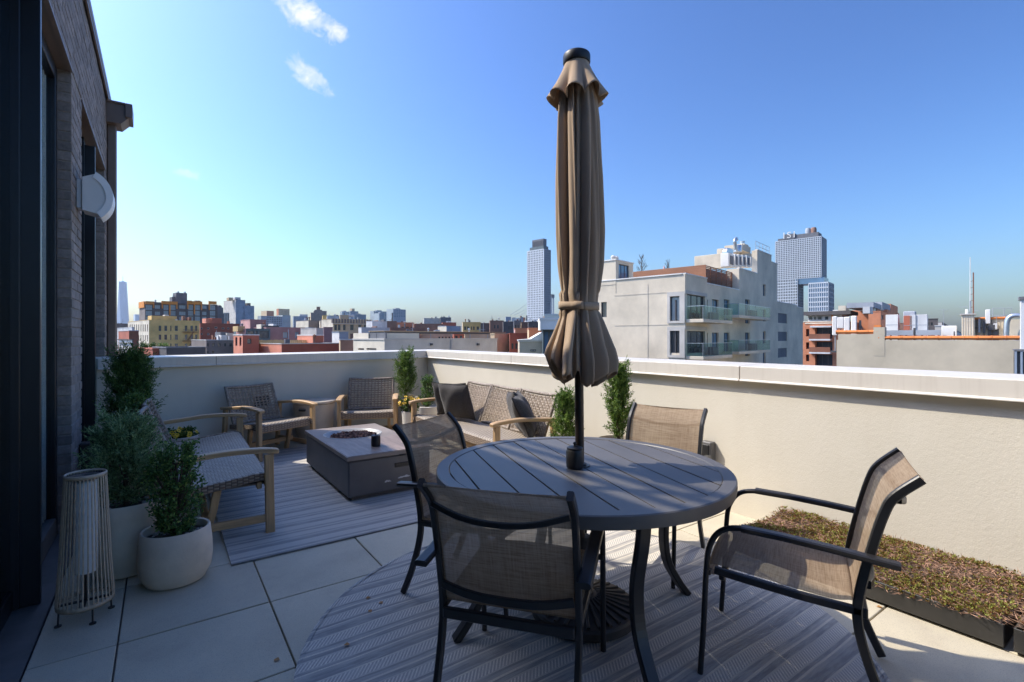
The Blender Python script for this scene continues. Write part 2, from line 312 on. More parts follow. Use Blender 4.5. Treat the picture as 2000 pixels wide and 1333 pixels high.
# ------------------------------------------------------------------ geometry helpers
def tag(o, label=None, cat=None, group=None, kind=None):
    if label: o['label'] = label
    if cat: o['category'] = cat
    if group: o['group'] = group
    if kind: o['kind'] = kind
    return o
def empty(name, loc=(0, 0, 0), rz=0, label=None, cat=None, group=None, parent=None):
    o = bpy.data.objects.new(name, None); o.empty_display_size = .1; col.objects.link(o); o.location = loc; o.rotation_euler = (0, 0, rz)
    if parent: o.parent = parent
    return tag(o, label, cat, group)
class MB:
    def __init__(s): s.v = []; s.f = []; s.mi = []; s.m = 0
    def add(s, vs, fs):
        k = len(s.v); s.v += [tuple(x) for x in vs]
        for f in fs: s.f.append(tuple(i + k for i in f)); s.mi.append(s.m)
        return s
    def box(s, x0, x1, y0, y1, z0, z1, c=0, M=None):
        if c <= 0:
            vs = [(x, y, z) for z in (z0, z1) for y in (y0, y1) for x in (x0, x1)]
            fs = [(0, 2, 3, 1), (4, 5, 7, 6), (0, 1, 5, 4), (2, 6, 7, 3), (0, 4, 6, 2), (1, 3, 7, 5)]
        else:
            cx, cy, cz = (x0 + x1) / 2, (y0 + y1) / 2, (z0 + z1) / 2; h = (abs(x1 - x0) / 2, abs(y1 - y0) / 2, abs(z1 - z0) / 2)
            c = min(c, min(h) * .9); idx = {}; vs = []
            for sx in (-1, 1):
                for sy in (-1, 1):
                    for sz in (-1, 1):
                        for a in range(3):
                            p = [sx * (h[0] - c), sy * (h[1] - c), sz * (h[2] - c)]; p[a] += (sx, sy, sz)[a] * c
                            idx[sx, sy, sz, a] = len(vs); vs.append((p[0] + cx, p[1] + cy, p[2] + cz))
            I = lambda sg, a: idx[sg[0], sg[1], sg[2], a]
            fs = []
            for a in range(3):
                o = [q for q in range(3) if q != a]
                for sg in (-1, 1):
                    ring = []
                    for p, q in ((-1, -1), (1, -1), (1, 1), (-1, 1)):
                        t = [0, 0, 0]; t[a] = sg; t[o[0]] = p; t[o[1]] = q; ring.append(I(t, a))
                    if (sg > 0) != (a != 1): ring.reverse()
                    fs.append(tuple(ring))
            for a in range(3):
                p, q = [k for k in range(3) if k != a]
                for sp in (-1, 1):
                    for sq in (-1, 1):
                        t0 = [0, 0, 0]; t0[a] = -1; t0[p] = sp; t0[q] = sq; t1 = list(t0); t1[a] = 1
                        r = [I(t0, p), I(t1, p), I(t1, q), I(t0, q)]
                        if (sp * sq > 0) != (a == 1): r.reverse()
                        fs.append(tuple(r))
            for sx in (-1, 1):
                for sy in (-1, 1):
                    for sz in (-1, 1):
                        r = [idx[sx, sy, sz, k] for k in range(3)]
                        if sx * sy * sz < 0: r.reverse()
                        fs.append(tuple(r))
        if M is not None: vs = [tuple(M @ Vector(p)) for p in vs]
        return s.add(vs, fs)
    def sweep(s, pts, prof, bi=(1, 0, 0), cap=True, scale=None, closed=False):
        """prof: list of (a, b); a runs along bi, b along the path normal"""
        P = [Vector(p) for p in pts]; bi = Vector(bi).normalized(); n = len(P); k = len(prof); vs = []
        for i, p in enumerate(P):
            t = ((P[(i + 1) % n] if (closed or i < n - 1) else p) - (P[i - 1] if (closed or i > 0) else p)).normalized()
            nn = t.cross(bi)
            if nn.length < 1e-5: nn = Vector((0, 0, 1))
            nn.normalize(); bb = nn.cross(t).normalized(); sc = scale[i] if scale else 1
            for a, b in prof: vs.append(p + bb * a * sc + nn * b * sc)
        fs = []
        for i in range(n if closed else n - 1):
            j = (i + 1) % n
            for q in range(k): fs.append((i * k + q, i * k + (q + 1) % k, j * k + (q + 1) % k, j * k + q))
        if cap and not closed: fs += [tuple(range(k - 1, -1, -1)), tuple(range((n - 1) * k, n * k))]
        return s.add(vs, fs)
    def tube(s, pts, r, n=8, bi=None, scale=None, closed=False):
        P = [Vector(p) for p in pts]
        if bi is None:
            d = (P[-1] - P[0]); d = d.normalized() if d.length > 1e-6 else Vector((0, 0, 1)); bi = min(((abs(d.dot(Vector(a))), a) for a in ((1, 0, 0), (0, 1, 0), (0, 0, 1))))[1]
        return s.sweep(pts, [(r * math.cos(2 * math.pi * i / n), r * math.sin(2 * math.pi * i / n)) for i in range(n)], bi, scale=scale, closed=closed)
    def lathe(s, prof, n=32, c=(0, 0, 0), sx=1, sy=1, cap0=True, cap1=True):
        vs = []; k = len(prof)
        for i in range(n):
            a = 2 * math.pi * i / n
            for r, z in prof: vs.append((c[0] + r * math.cos(a) * sx, c[1] + r * math.sin(a) * sy, c[2] + z))
        fs = []
        for i in range(n):
            j = (i + 1) % n
            for q in range(k - 1): fs.append((i * k + q, j * k + q, j * k + q + 1, i * k + q + 1))
        if cap0: fs.append(tuple(i * k for i in range(n - 1, -1, -1)))
        if cap1: fs.append(tuple(i * k + k - 1 for i in range(n)))
        return s.add(vs, fs)
    def prism(s, poly, d0, d1, f):
        """poly of (u, v); f(u, v, d) -> xyz"""
        n = len(poly); vs = [f(u, v, d0) for u, v in poly] + [f(u, v, d1) for u, v in poly]
        fs = [tuple(range(n - 1, -1, -1)), tuple(range(n, 2 * n))] + [(i, (i + 1) % n, n + (i + 1) % n, n + i) for i in range(n)]
        return s.add(vs, fs)
    def grid(s, nu, nv, f, both=False):
        vs = [f(i / nu, j / nv) for i in range(nu + 1) for j in range(nv + 1)]
        return s.add(vs, [(i * (nv + 1) + j, (i + 1) * (nv + 1) + j, (i + 1) * (nv + 1) + j + 1, i * (nv + 1) + j + 1) for i in range(nu) for j in range(nv)])
    def mesh(s, name, mats, smooth=False, fix=True, angle=None):
        me = bpy.data.meshes.new(name); me.from_pydata(s.v, [], s.f)
        for m in ([mats] if isinstance(mats, str) else mats): me.materials.append(MATS[m])
        if any(s.mi): me.polygons.foreach_set('material_index', s.mi)
        if fix:
            bm = bmesh.new(); bm.from_mesh(me); bmesh.ops.recalc_face_normals(bm, faces=bm.faces); bm.to_mesh(me); bm.free()
        if smooth:
            me.polygons.foreach_set('use_smooth', [True] * len(me.polygons))
            if angle: me.set_sharp_from_angle(angle=R(angle))
        me.update(); return me
    def build(s, name, mats, parent=None, smooth=False, fix=True, angle=None, loc=None, rot=None):
        return place(s.mesh(name, mats, smooth, fix, angle), name, parent, loc, rot)
def place(me, name, parent=None, loc=None, rot=None):
    o = bpy.data.objects.new(name, me); col.objects.link(o)
    if parent: o.parent = parent
    if loc is not None: o.location = loc
    if rot is not None: o.rotation_euler = rot
    return o
def quads(V, name, mat, parent=None, kind=None):
    """V: (N, 4, 3) array"""
    n = len(V); me = bpy.data.meshes.new(name); me.vertices.add(4 * n); me.vertices.foreach_set('co', np.asarray(V, dtype=np.float32).ravel())
    me.loops.add(4 * n); me.loops.foreach_set('vertex_index', np.arange(4 * n, dtype=np.int32)); me.polygons.add(n)
    me.polygons.foreach_set('loop_start', np.arange(0, 4 * n, 4, dtype=np.int32)); me.update(calc_edges=True); me.materials.append(MATS[mat])
    o = place(me, name, parent)
    if kind: o['kind'] = kind
    return o
def copy_tree(o, parent=None):
    c = o.copy(); col.objects.link(c); c.parent = parent
    for k in ('label', 'group'):
        pass
    for ch in list(o.children): copy_tree(ch, c)
    return c
RECT = lambda a, b, c=.003: [(-a + c, -b), (a - c, -b), (a, -b + c), (a, b - c), (a - c, b), (-a + c, b), (-a, b - c), (-a, -b + c)]
def unit(a): return a / np.maximum(np.linalg.norm(a, axis=-1, keepdims=True), 1e-9)
def leaves(P, D, Nn, L, W):
    """diamond leaves: base P, direction D, side from normal"""
    S = unit(np.cross(D, Nn)); L = L[:, None]; W = W[:, None]
    return np.stack([P, P + D * L * .45 + S * W * .5, P + D * L, P + D * L * .45 - S * W * .5], 1)
def arc(p0, p1, p2, n=8):
    p0, p1, p2 = Vector(p0), Vector(p1), Vector(p2)
    return [(p0 * (1 - t) ** 2 + p1 * 2 * t * (1 - t) + p2 * t * t) for t in [i / n for i in range(n + 1)]]
def smooth_path(pts, n=6):
    P = [Vector(p) for p in pts]; out = []
    for i in range(len(P) - 1):
        a, b, c, d = P[max(i - 1, 0)], P[i], P[i + 1], P[min(i + 2, len(P) - 1)]
        for k in range(n):
            t = k / n; out.append(.5 * ((2 * b) + (c - a) * t + (2 * a - 5 * b + 4 * c - d) * t * t + (3 * b - a - 3 * c + d) * t ** 3))
    return out + [P[-1]]

# ------------------------------------------------------------------ terrace: deck and pavers
deck = MB().prism([(-.62, -4), (3.9, -4), (3.9, 7.9), (-.62, 6.75)], -.36, -.030, lambda u, v, d: (u, v, d)).build('terrace_floor', 'mortar')
tag(deck, kind='structure')
XS = [-.455] + [-.159 + .6105 * k for k in range(5)] + [2.968, 3.60]
YS = [2.778 + .6105 * j for j in range(-11, 9)]
pv = {}
BACK_A = Vector((-.18, 6.58, 0)); BACK_D = Vector((3.73, .89, 0)).normalized(); BACK_N = Vector((-BACK_D.y, BACK_D.x, 0))
def back_y(x): return BACK_A.y + (x - BACK_A.x) * BACK_D.y / BACK_D.x
for i in range(len(XS) - 1):
    for j in range(len(YS) - 1):
        x0, x1, y0, y1 = XS[i], XS[i + 1], YS[j], YS[j + 1]
        if y0 > back_y(x1) + .02: continue
        key = (round(x1 - x0, 3)); g = .0035
        if key not in pv: pv[key] = MB().box(-(x1 - x0) / 2 + g, (x1 - x0) / 2 - g, -.305 + g, .305 - g, -.028, 0, .0025).mesh('paver', 'paver')
        place(pv[key], 'paver', deck, ((x0 + x1) / 2, (y0 + y1) / 2, random.uniform(-.0012, .0012)), (random.uniform(-.0008, .0008), random.uniform(-.0008, .0008), 0))

# ------------------------------------------------------------------ parapets
RX = 3.555                                   # front edge of the right coping
CY_ = back_y(RX)                              # inner corner
SC = (Vector((RX, CY_, 0)) - BACK_A).dot(BACK_D)
KM = 1 + (1 + BACK_D.y - 1)                   # mitre factor is found below
m_ = Vector((1, (1 - BACK_N.x) / BACK_N.y, 0)); KB = m_.dot(BACK_D); KR = m_.y
def back_pt(s, u, z): p = BACK_A + BACK_D * s + BACK_N * u; return (p.x, p.y, z)
def right_pt(s, u, z): return (RX + u, s, z)
COP = [(-.013, 1.022), (-.013, 1.027), (0, 1.037), (0, 1.129), (.004, 1.133), (.376, 1.143), (.38, 1.139), (.38, 1.03), (.02, 1.03)]
def run(fn, prof, s0, s1, k0=0, k1=0):
    n = len(prof); vs = [fn(s0 + u * k0, u, z) for u, z in prof] + [fn(s1 + u * k1, u, z) for u, z in prof]
    return MB().add(vs, [tuple(range(n)), tuple(range(2 * n - 1, n - 1, -1))] + [(i, (i + 1) % n, n + (i + 1) % n, n + i) for i in range(n)])
WALLP = [(.04, -.35), (.04, 1.034), (.34, 1.034), (.34, -.35)]
for nm, fn, s0, s1, k1, joints, lab in (
        ('parapet_wall', back_pt, -.36, SC, KB, [-.36, .722, SC], 'beige stucco back parapet with pale metal coping in its own shade'),
        ('parapet_wall', right_pt, CY_, -3.5, 0, [CY_, 5.05, 2.06, -.95, -3.5], 'long sunlit beige stucco parapet with white metal coping along the right')):
    root = empty(nm, fn((s0 + s1) / 2, .2, 0), label=lab, cat='wall'); L = tuple(-root.location)
    isb = fn is back_pt
    run(fn, WALLP, s0, s1, 0 if isb else KR, k1).build('stucco_face', 'stucco', root, loc=L)
    for a, b in zip(joints[:-1], joints[1:]):
        g = .004 if isb else -.004
        first = (not isb) and a == CY_; last = isb and b == SC
        run(fn, COP, a + (0 if first else g), b - (0 if last else g), KR if first else 0, KB if last else 0).build('coping', 'coping_metal', root, loc=L)
    for a in joints[1:-1]:
        run(fn, [(u * .985 + .003, z - .003) for u, z in COP[2:]], a - .005, a + .005).build('joint_seal', 'sealant', root, loc=L)

# ------------------------------------------------------------------ penthouse on the left: brick wall, glazing, roof edge
WX = -.51
pent = empty('penthouse', (WX, 5, 0), label='dark brick penthouse with tall black framed glazing along the left edge', cat='building'); PL = tuple(-pent.location)
def pp(mb, name, mat, parent=None, **k):
    return mb.build(name, mat, parent or pent, loc=PL if not parent else None, **k)
wall = MB()
for y0, y1, z0, z1 in ((4.585, 5.105, -.35, 3.2), (7.045, 7.62, -.35, 3.2), (-6, 7.62, 3.2, 4.06), (-6, -2, -.35, 3.2)):
    wall.box(WX - .28, WX - .006, y0, y1, z0, z1)
wall.box(-7.5, WX - .28, 7.34, 7.615, -.35, 4.06); wall.box(-7.7, -7.5, -6, 7.615, -.35, 4.06)
pp(wall, 'wall', 'mortar')
CH = .0677; BL = .2
bricks = []
def courses(y0, y1, z0, z1, pri):
    n = int(round((z1 - z0) / CH))
    for i in range(n):
        y = y0 - (BL / 2 if (i % 2) else 0)
        while y < y1 - .01:
            a, b = max(y, y0), min(y + BL, y1)
            if b - a > .03: bricks.append((pri, a, b - .009, z0 + i * CH, z0 + (i + 1) * CH - .009))
            y += BL
courses(4.58, 5.112, 0, 3.19, 0); courses(3.9, 7.62, 3.215, 4.03, 1); courses(7.04, 7.62, 0, 3.19, 2); courses(-5.98, 3.9, 3.215, 4.03, 3); courses(-5.98, -2, 0, 3.19, 3)
bricks.sort(key=lambda b: b[0]); bm_cache = {}
for pri, a, b, z0, z1 in bricks[:300]:
    k = round(b - a, 3)
    if k not in bm_cache: bm_cache[k] = MB().box(-.078, 0, 0, b - a, 0, z1 - z0, .003).mesh('brick', 'brick_dark')
    place(bm_cache[k], 'brick', pent, (random.uniform(-.0025, .0015), a - 5, z0), (0, 0, random.uniform(-.006, .006)))
ms = MB()
for pri, a, b, z0, z1 in bricks[300:]: ms.box(WX - .078, WX + random.uniform(-.0025, .0015), a, b, z0, z1, .003)
o = pp(ms, 'brickwork', 'brick_dark_mass'); o['kind'] = 'stuff'
ln = MB()
for y0, y1 in ((-2, 4.58), (5.112, 7.04)): ln.box(WX - .27, WX + .004, y0, y1, 3.195, 3.212); ln.box(WX - .02, WX + .006, y0, y1, 3.188, 3.196)
pp(ln, 'lintel', 'brown_metal')
rf = MB().box(-7.7, WX - .1, -6, 7.62, 3.93, 4.05); pp(rf, 'roof', 'sill_metal')
re = MB().box(WX - .3, WX + .03, -6.03, 7.66, 4.06, 4.135, .006); re.box(WX + .012, WX + .026, -6.03, 7.66, 4.02, 4.06); re.box(-7.75, WX - .3, 7.4, 7.66, 4.06, 4.135)
pp(re, 'roof_edge', 'brown_metal')
rm = MB(); rm.box(-7.5, WX - .2, -5.9, 7.3, -.02, .0); rm.box(-7.49, -7.4, -5.9, 7.3, 0, 3.9); rm.box(-7.4, WX - .28, -6, -5.9, 0, 4.0)
pp(rm, 'interior', 'pot_grey')
dp = MB().box(WX, WX + .085, 7.26, 7.36, -.2, 3.86, .012); d = pp(dp, 'downspout', 'brown_metal')
lh = MB().prism([(0, 4.0), (.20, 4.0), (.20, 3.86), (.13, 3.78), (0, 3.78)], 7.17, 7.45, lambda u, v, dd: (WX + u, dd, v)); lh.box(WX - .0, WX + .225, 7.15, 7.47, 4.0, 4.02); lh.box(WX + .17, WX + .235, 7.14, 7.46, 3.86, 4.018, .004)
h = pp(lh, 'leader_head', 'brown_metal', d)
def glazing(y0, y1, ymull, name):
    """a fixed light between a deep mullion and the brick jamb"""
    root = empty(name, (WX - .09, ymull - 0, 0), parent=None); root.parent = pent; root.location = (-.09, ymull - 5, 0)
    L = (-WX + .09, -ymull, 0)
    def q(mb, nm, mat, **k): return mb.build(nm, mat, root, loc=L, **k)
    q(MB().box(WX - .20, WX + .008, ymull, ymull + .034, .0, 3.11, .003), 'mullion', 'door_metal')
    q(MB().box(WX - .30, WX - .066, ymull - .012, ymull + .030, .0, 3.13, .003), 'mullion', 'door_metal')
    q(MB().box(WX - .135, WX - .075, y1 - .07, y1 - .002, .0, 3.19, .004), 'jamb', 'door_metal')
    q(MB().box(WX - .135, WX - .075, ymull + .035, y1 - .07, 3.10, 3.19, .004), 'head_rail', 'door_metal')
    q(MB().box(WX - .135, WX - .072, ymull + .035, y1 - .07, .0, .13, .004), 'bottom_rail', 'sill_metal')
    q(MB().box(WX - .112, WX - .10, ymull + .035, y1 - .07, .13, 3.10), 'pane', 'door_glass')
    q(MB().box(WX - .112, WX - .10, y0, ymull - .012, .1, 3.10), 'pane', 'door_glass')
    q(MB().box(WX - .14, WX - .09, y0, ymull - .012, .0, .1, .004), 'bottom_rail', 'door_metal')
    q(MB().box(WX - .14, WX - .09, y0, ymull - .012, 3.10, 3.19, .004), 'head_rail', 'door_metal')
    for k in range(3): q(MB().box(WX - .30 + .055 * k, WX - .285 + .055 * k, y0, ymull - .02, -.004, .012), 'track', 'door_metal')
    # pale blind behind the pane
    bl = MB(); y0c, y1c = ymull + .04, y1 - .075
    bl.grid(160, 1, lambda a, c: (WX - .126 - .008 * math.sin(a * 95), y0c + (y1c - y0c) * a, .14 + c * 2.95))
    q(bl, 'curtain', 'lamp_shade_white', smooth=True, fix=False)
glazing(-2, 4.58, 3.43, 'sliding_door'); glazing(5.112, 7.04, 5.95, 'sliding_door')
sl_ = MB().box(WX - .28, -.459, -4, 7.3, -.028, -.004, .003); pp(sl_, 'sill', 'sill_metal')
# guard rail on the penthouse roof; its rails stripe the sun that reaches the table
rl = empty('roof_railing', (WX - .21, 2, 4.05), label='thin metal guard rail on the penthouse roof', cat='railing'); RL = tuple(-rl.location)
for zz, hh in ((4.50, .045), (4.72, .045), (4.94, .05), (5.13, .06)): MB().box(WX - .235, WX - .185, -5.5, 5.6, zz - hh / 2, zz + hh / 2, .006).build('rail', 'brown_metal', rl, loc=RL)
for k in range(8): MB().box(WX - .23, WX - .19, -5.5 + k * 1.58, -5.46 + k * 1.58, 4.04, 5.15).build('post', 'brown_metal', rl, loc=RL)
# the storeys below the terrace
o = MB().box(-7.7, 3.89, -6, 6.0, -20, -.37).build('lower_storeys', 'stucco'); tag(o, 'plain lower storeys of the terrace building below the deck', 'building')
# half-moon wall lamp
lamp = empty('wall_lamp', (WX, 4.86, 2.4), label='white half-moon wall lamp on the dark brick pier', cat='lamp')
prof = [(.035, -.115), (.035, .125)] + [(.035 + .17 * math.sin(t) * 1.0, -.005 + .19 * math.cos(t)) for t in [R(28 + k * 9) for k in range(13)]]
f = lambda u, v, dd: (u, dd, v)
MB().prism(prof, -.085, .085, f).build('housing', 'white_plastic', lamp)
ring = [(.035 + .178 * math.sin(t), -.005 + .198 * math.cos(t)) for t in [R(26 + k * 9) for k in range(14)]]; inner = [(.035 + .135 * math.sin(t), -.005 + .15 * math.cos(t)) for t in [R(26 + k * 9) for k in range(14)]]
MB().prism(ring + inner[::-1], -.094, .094, f).build('lens_band', 'lamp_shade_white', lamp)
MB().box(.0, .03, -.06, .06, -.10, .11, .004).build('back_plate', 'white_plastic', lamp)
MB().tube([(.0, 0, 0), (.05, 0, 0)], .03, 10).build('bracket', 'white_plastic', lamp)
ob = empty('outlet_box', (WX, 4.95, .40), label='small black weatherproof outlet box low on the brick pier', cat='outlet')
MB().box(.003, .07, -.055, .055, 0, .15, .008).build('cover', 'black_plastic', ob); MB().box(.012, .045, -.02, .02, -.12, 0, .004).build('conduit', 'black_plastic', ob)
ob = empty('outlet_box', back_pt(1.24, .04, .49), math.atan2(BACK_D.y, BACK_D.x), label='dark square outlet box on the back parapet above the drum table', cat='outlet')
MB().box(-.08, .08, -.06, -.003, 0, .13, .008).build('cover', 'black_plastic', ob); MB().box(-.06, .06, -.066, -.058, .02, .11, .003).build('lid', 'black_plastic', ob)
ob = empty('outlet_box', (RX + .04, 2.33, .33), label='narrow grey outlet box on the sunlit parapet behind the far chair', cat='outlet')
MB().box(-.07, -.002, -.05, .05, 0, .19, .006).build('cover', 'sill_metal', ob); MB().box(-.078, -.068, -.035, .035, .02, .17, .003).build('lid', 'black_plastic', ob)

# ------------------------------------------------------------------ rugs
rug = MB(); rug.grid(60, 80, lambda a, b: (a * 2.42, b * 3.12, .012 + .0025 * math.sin(a * 9 + b * 14) * math.sin(b * 7)))
rug.box(0, 2.42, 0, 3.12, .0005, .009)
o = rug.build('area_rug', 'rug_stripes', smooth=True, fix=False, loc=(.335, 3.335, 0)); tag(o, 'rectangular blue grey striped rug under the fire table and sofas', 'rug')
rr = MB(); RR = 1.218
def rugh(x, y):
    g = math.exp(-((x * .35 + y + .42) / .10) ** 2) * .012 * max(0, 1 - abs(x - .1) / .9) + math.exp(-((x * .3 + y + .75) / .09) ** 2) * .010 * max(0, 1 - abs(x + .2) / .8)
    return .011 + g + .002 * math.sin(x * 11 + y * 5)
NA = 96; NRr = 40
vs = [(0, 0, rugh(0, 0))]; fs = []
for i in range(1, NRr + 1):
    for k in range(NA):
        r = RR * i / NRr; a = 2 * math.pi * k / NA; x, y = r * math.cos(a), r * math.sin(a); vs.append((x, y, rugh(x, y)))
for k in range(NA): fs.append((0, 1 + k, 1 + (k + 1) % NA))
for i in range(NRr - 1):
    for k in range(NA): a = 1 + i * NA; fs.append((a + k, a + NA + k, a + NA + (k + 1) % NA, a + (k + 1) % NA))
rr.add(vs, fs)
ro = empty('round_rug', (1.588, 1.708, 0), label='round blue grey striped rug under the dining table', cat='rug')
rr.build('weave', 'round_rug_stripes', ro, smooth=True, fix=False)
MB().lathe([(RR - .012, .002), (RR + .006, .002), (RR + .006, .011), (RR - .012, .0135)], 96, cap0=False, cap1=False).build('edge_binding', 'round_rug_stripes', ro)

# ------------------------------------------------------------------ wicker seating with acacia frames
def lattice(w, h, nx, nz, sw, curve, lean):
    """woven panel: x across, rises in z with the top leaning back; strands pass over and under"""
    mb = MB()
    def P(x, z, off): return (x, -lean * z / h - curve * (1 - (2 * x / w) ** 2) + off, z - .018 * (1 - (2 * x / w) ** 2) * (z / h))
    for i in range(nx):
        x = -w / 2 + w * (i + .5) / nx
        for dx in (-sw * .6, sw * .6):
            pts = [P(x + dx, h * j / (nz * 2), .0035 * math.sin(math.pi * (j / 2 + i))) for j in range(nz * 2 + 1)]
            mb.sweep(pts, [(-sw / 2, -.0022), (sw / 2, -.0022), (sw / 2, .0022), (-sw / 2, .0022)], (1, 0, 0), cap=False)
    for k in range(nz):
        z = h * (k + .5) / nz
        for dz in (-sw * .6, sw * .6):
            pts = [P(-w / 2 + w * j / (nx * 2), z + dz, -.0035 * math.sin(math.pi * (j / 2 + k))) for j in range(nx * 2 + 1)]
            mb.sweep(pts, [(-sw / 2, -.0022), (sw / 2, -.0022), (sw / 2, .0022), (-sw / 2, .0022)], (0, 0, 1), cap=False)
    return mb, P
WK = {}
def wicker_seat(name, loc, rz, W, n, label, cat, group, dense=False):
    root = empty(name, loc, rz, label, cat, group)
    hx = W / 2; leg = RECT(.024, .018, .004)
    for sx in (-1, 1):
        x = sx * (hx - .035)
        MB().sweep([(x, .335, 0), (x, .33, .25), (x, .325, .535)], RECT(.022, .028, .004), (1, 0, 0)).build('front_leg', 'wood_z', root)
        MB().sweep([(x, -.365, 0), (x, -.335, .28), (x, -.315, .53)], RECT(.020, .026, .004), (1, 0, 0)).build('rear_leg', 'wood_z', root)
        arm = smooth_path([(x, -.37, .535), (x, -.22, .548), (x, .05, .572), (x, .28, .565), (x, .385, .548)], 5)
        MB().sweep(arm, [(-.034, -.012), (-.028, -.017), (.028, -.017), (.034, -.012), (.032, .012), (.024, .016), (-.024, .016), (-.032, .012)], (1, 0, 0), scale=[1] * (len(arm) - 1) + [.8]).build('armrest', 'wood_y', root)
        MB().box(x - .014, x + .014, -.335, .31, .075, .125, .003).build('stretcher', 'wood_y', root)
        xi = x - sx * .09
        MB().sweep([(xi, -.05, 0), (xi, .0, .18), (xi, .03, .34)], RECT(.02, .024, .004), (1, 0, 0)).build('inner_leg', 'wood_z', root)
    MB().box(-hx + .05, hx - .05, -.06, -.02, .10, .15, .003).build('cross_beam', 'wood_x', root)
    MB().box(-hx + .05, hx - .05, .255, .285, .30, .345, .003).build('front_rail', 'wood_x', root)
    # seat: woven slab, dished, with a rolled front edge
    sw = W - .12
    key = ('seat', round(W, 2))
    if key not in WK:
        t = MB(); prof = smooth_path([(0, -.255, .352), (0, -.1, .362), (0, .12, .386), (0, .25, .402), (0, .305, .398), (0, .325, .375), (0, .315, .345)], 4)
        nx = 24 * n
        def f(a, b):
            p = prof[min(int(round(b * (len(prof) - 1))), len(prof) - 1)]; x = (a - .5) * sw
            return (x, p.y, p.z - .010 * math.sin(math.pi * min(1, max(0, a * n % 1 if n > 1 else a))) * (1 - b))
        t.grid(nx, len(prof) - 1, f)
        e = MB().sweep([(sw / 2, p.y, p.z - .024) for p in prof[:-2]], [(-.016, -.028), (.014, -.028), (.016, .02), (0, .027), (-.016, .02)], (1, 0, 0))
        e2 = MB().sweep([(-sw / 2, p.y, p.z - .024) for p in prof[:-2]], [(-.016, -.028), (.014, -.028), (.016, .02), (0, .027), (-.016, .02)], (1, 0, 0))
        fr = MB().sweep([(-sw / 2, .316, .352), (0, .316, .348), (sw / 2, .316, .352)], [(-.036, -.012), (.034, -.012), (.03, .014), (-.036, .014)], (0, 0, 1))
        bt = MB().box(-sw / 2 + .01, sw / 2 - .01, -.25, .30, .325, .338)
        WK[key] = (t.mesh('seat', 'weave_seat', True, False), e.mesh('seat_edge', 'weave_edge_side'), e2.mesh('seat_edge', 'weave_edge_side'), fr.mesh('seat_edge', 'weave_edge'), bt.mesh('seat_base', 'weave_edge'))
    for nm, me in zip(('seat', 'seat_edge', 'seat_edge', 'seat_edge', 'seat_base'), WK[key]): place(me, nm, root)
    # backs
    pw = sw / n; h = .43; key = ('back', round(pw, 2), dense)
    if key not in WK:
        a = .026
        mb, P = lattice(pw - .05, h - .05, 16 if dense else 13, 15 if dense else 12, .0095 if dense else .0072, .03, .155)
        rim = []
        q = pw / 2 - .022
        def E(x, z, off=0): return Vector((x, -.155 * z / (h - .05) - .03 * (1 - (x / (pw / 2)) ** 2) + off, z - .018 * (1 - (x / (pw / 2)) ** 2) * (z / h)))
        for k in range(9): rim.append(E(-q, -.0 + (h - .02) * k / 8))
        for k in range(1, 12): rim.append(E(-q + 2 * q * k / 12, h - .02))
        for k in range(8, -1, -1): rim.append(E(q, (h - .02) * k / 8))
        for k in range(11, 0, -1): rim.append(E(-q + 2 * q * k / 12, 0))
        rb = MB().tube(rim, .0175, 8, bi=(0, 1, 0), closed=True)
        WK[key] = (mb.mesh('weave', 'wicker', fix=True), rb.mesh('back_rim', 'wicker_border', True))
    for k in range(n):
        x = -sw / 2 + pw * (k + .5)
        bk = empty('backrest', parent=root); bk.location = (x, -.235, .362)
        o = place(WK[key][1], 'back_rim', bk); o = place(WK[key][0], 'weave', bk, (0, 0, .012))
    return root
def yaw_to(fx, fy): return math.atan2(-fx, fy)       # local +y -> (fx, fy)
wicker_seat('wicker_sofa', (.295, 4.70, .012), yaw_to(1, -.02), 1.96, 3, 'three seat wicker and wood sofa seen end on beside the glazing', 'sofa', 'wicker sofas')
wicker_seat('wicker_sofa', (2.80, 4.64, .012), yaw_to(-1, .02), 1.94, 3, 'three seat wicker sofa with dark cushions along the sunlit parapet', 'sofa', 'wicker sofas', True)
wicker_seat('wicker_armchair', (1.03, 6.36, 0), yaw_to(.40, -.916), .74, 1, 'wicker armchair with wooden arms left of the drum table', 'armchair', 'wicker armchairs')
wicker_seat('wicker_armchair', (2.28, 6.545, 0), yaw_to(-.40, -.916), .76, 1, 'wicker armchair with wooden arms right of the drum table', 'armchair', 'wicker armchairs')

# cushions on the sunlit sofa
def pillow_mesh():
    def f(a, b, sg):
        u, v = 2 * a - 1, 2 * b - 1
        t = ((1 - abs(u) ** 2.6) * (1 - abs(v) ** 2.6)) ** .55
        k = 1 - .07 * (1 - abs(u) ** 2) * (abs(v) ** 3); k2 = 1 - .07 * (1 - abs(v) ** 2) * (abs(u) ** 3)
        return (.225 * u * k2, sg * (.075 * t + .004) + .004 * math.sin(u * 7 + v * 4), .225 * v * k)
    mb = MB(); mb.grid(20, 20, lambda a, b: f(a, b, 1)); mb.grid(20, 20, lambda a, b: f(a, b, -1)); return mb.mesh('cushion', 'pillow_cloth', True)
PM = pillow_mesh(); pipe = []
for k in range(41): pass
for loc, rot, lab in (
        ((2.87, 5.34, .60), (R(-22), 0, R(128)), 'dark charcoal square cushion half hidden at the far sofa arm'),
        ((2.80, 5.08, .605), (R(-20), 0, R(112)), 'dark charcoal square cushion facing forward near the far sofa arm'),
        ((2.96, 4.08, .59), (R(-20), R(6), R(62)), 'dark charcoal cushion leaning behind another by the near sofa arm'),
        ((2.90, 3.90, .59), (R(-24), R(-4), R(48)), 'dark charcoal cushion leaning in front beside the near sofa arm')):
    o = place(PM, 'cushion', None, loc, rot); tag(o, lab, 'cushion', 'cushions on the sunlit sofa')

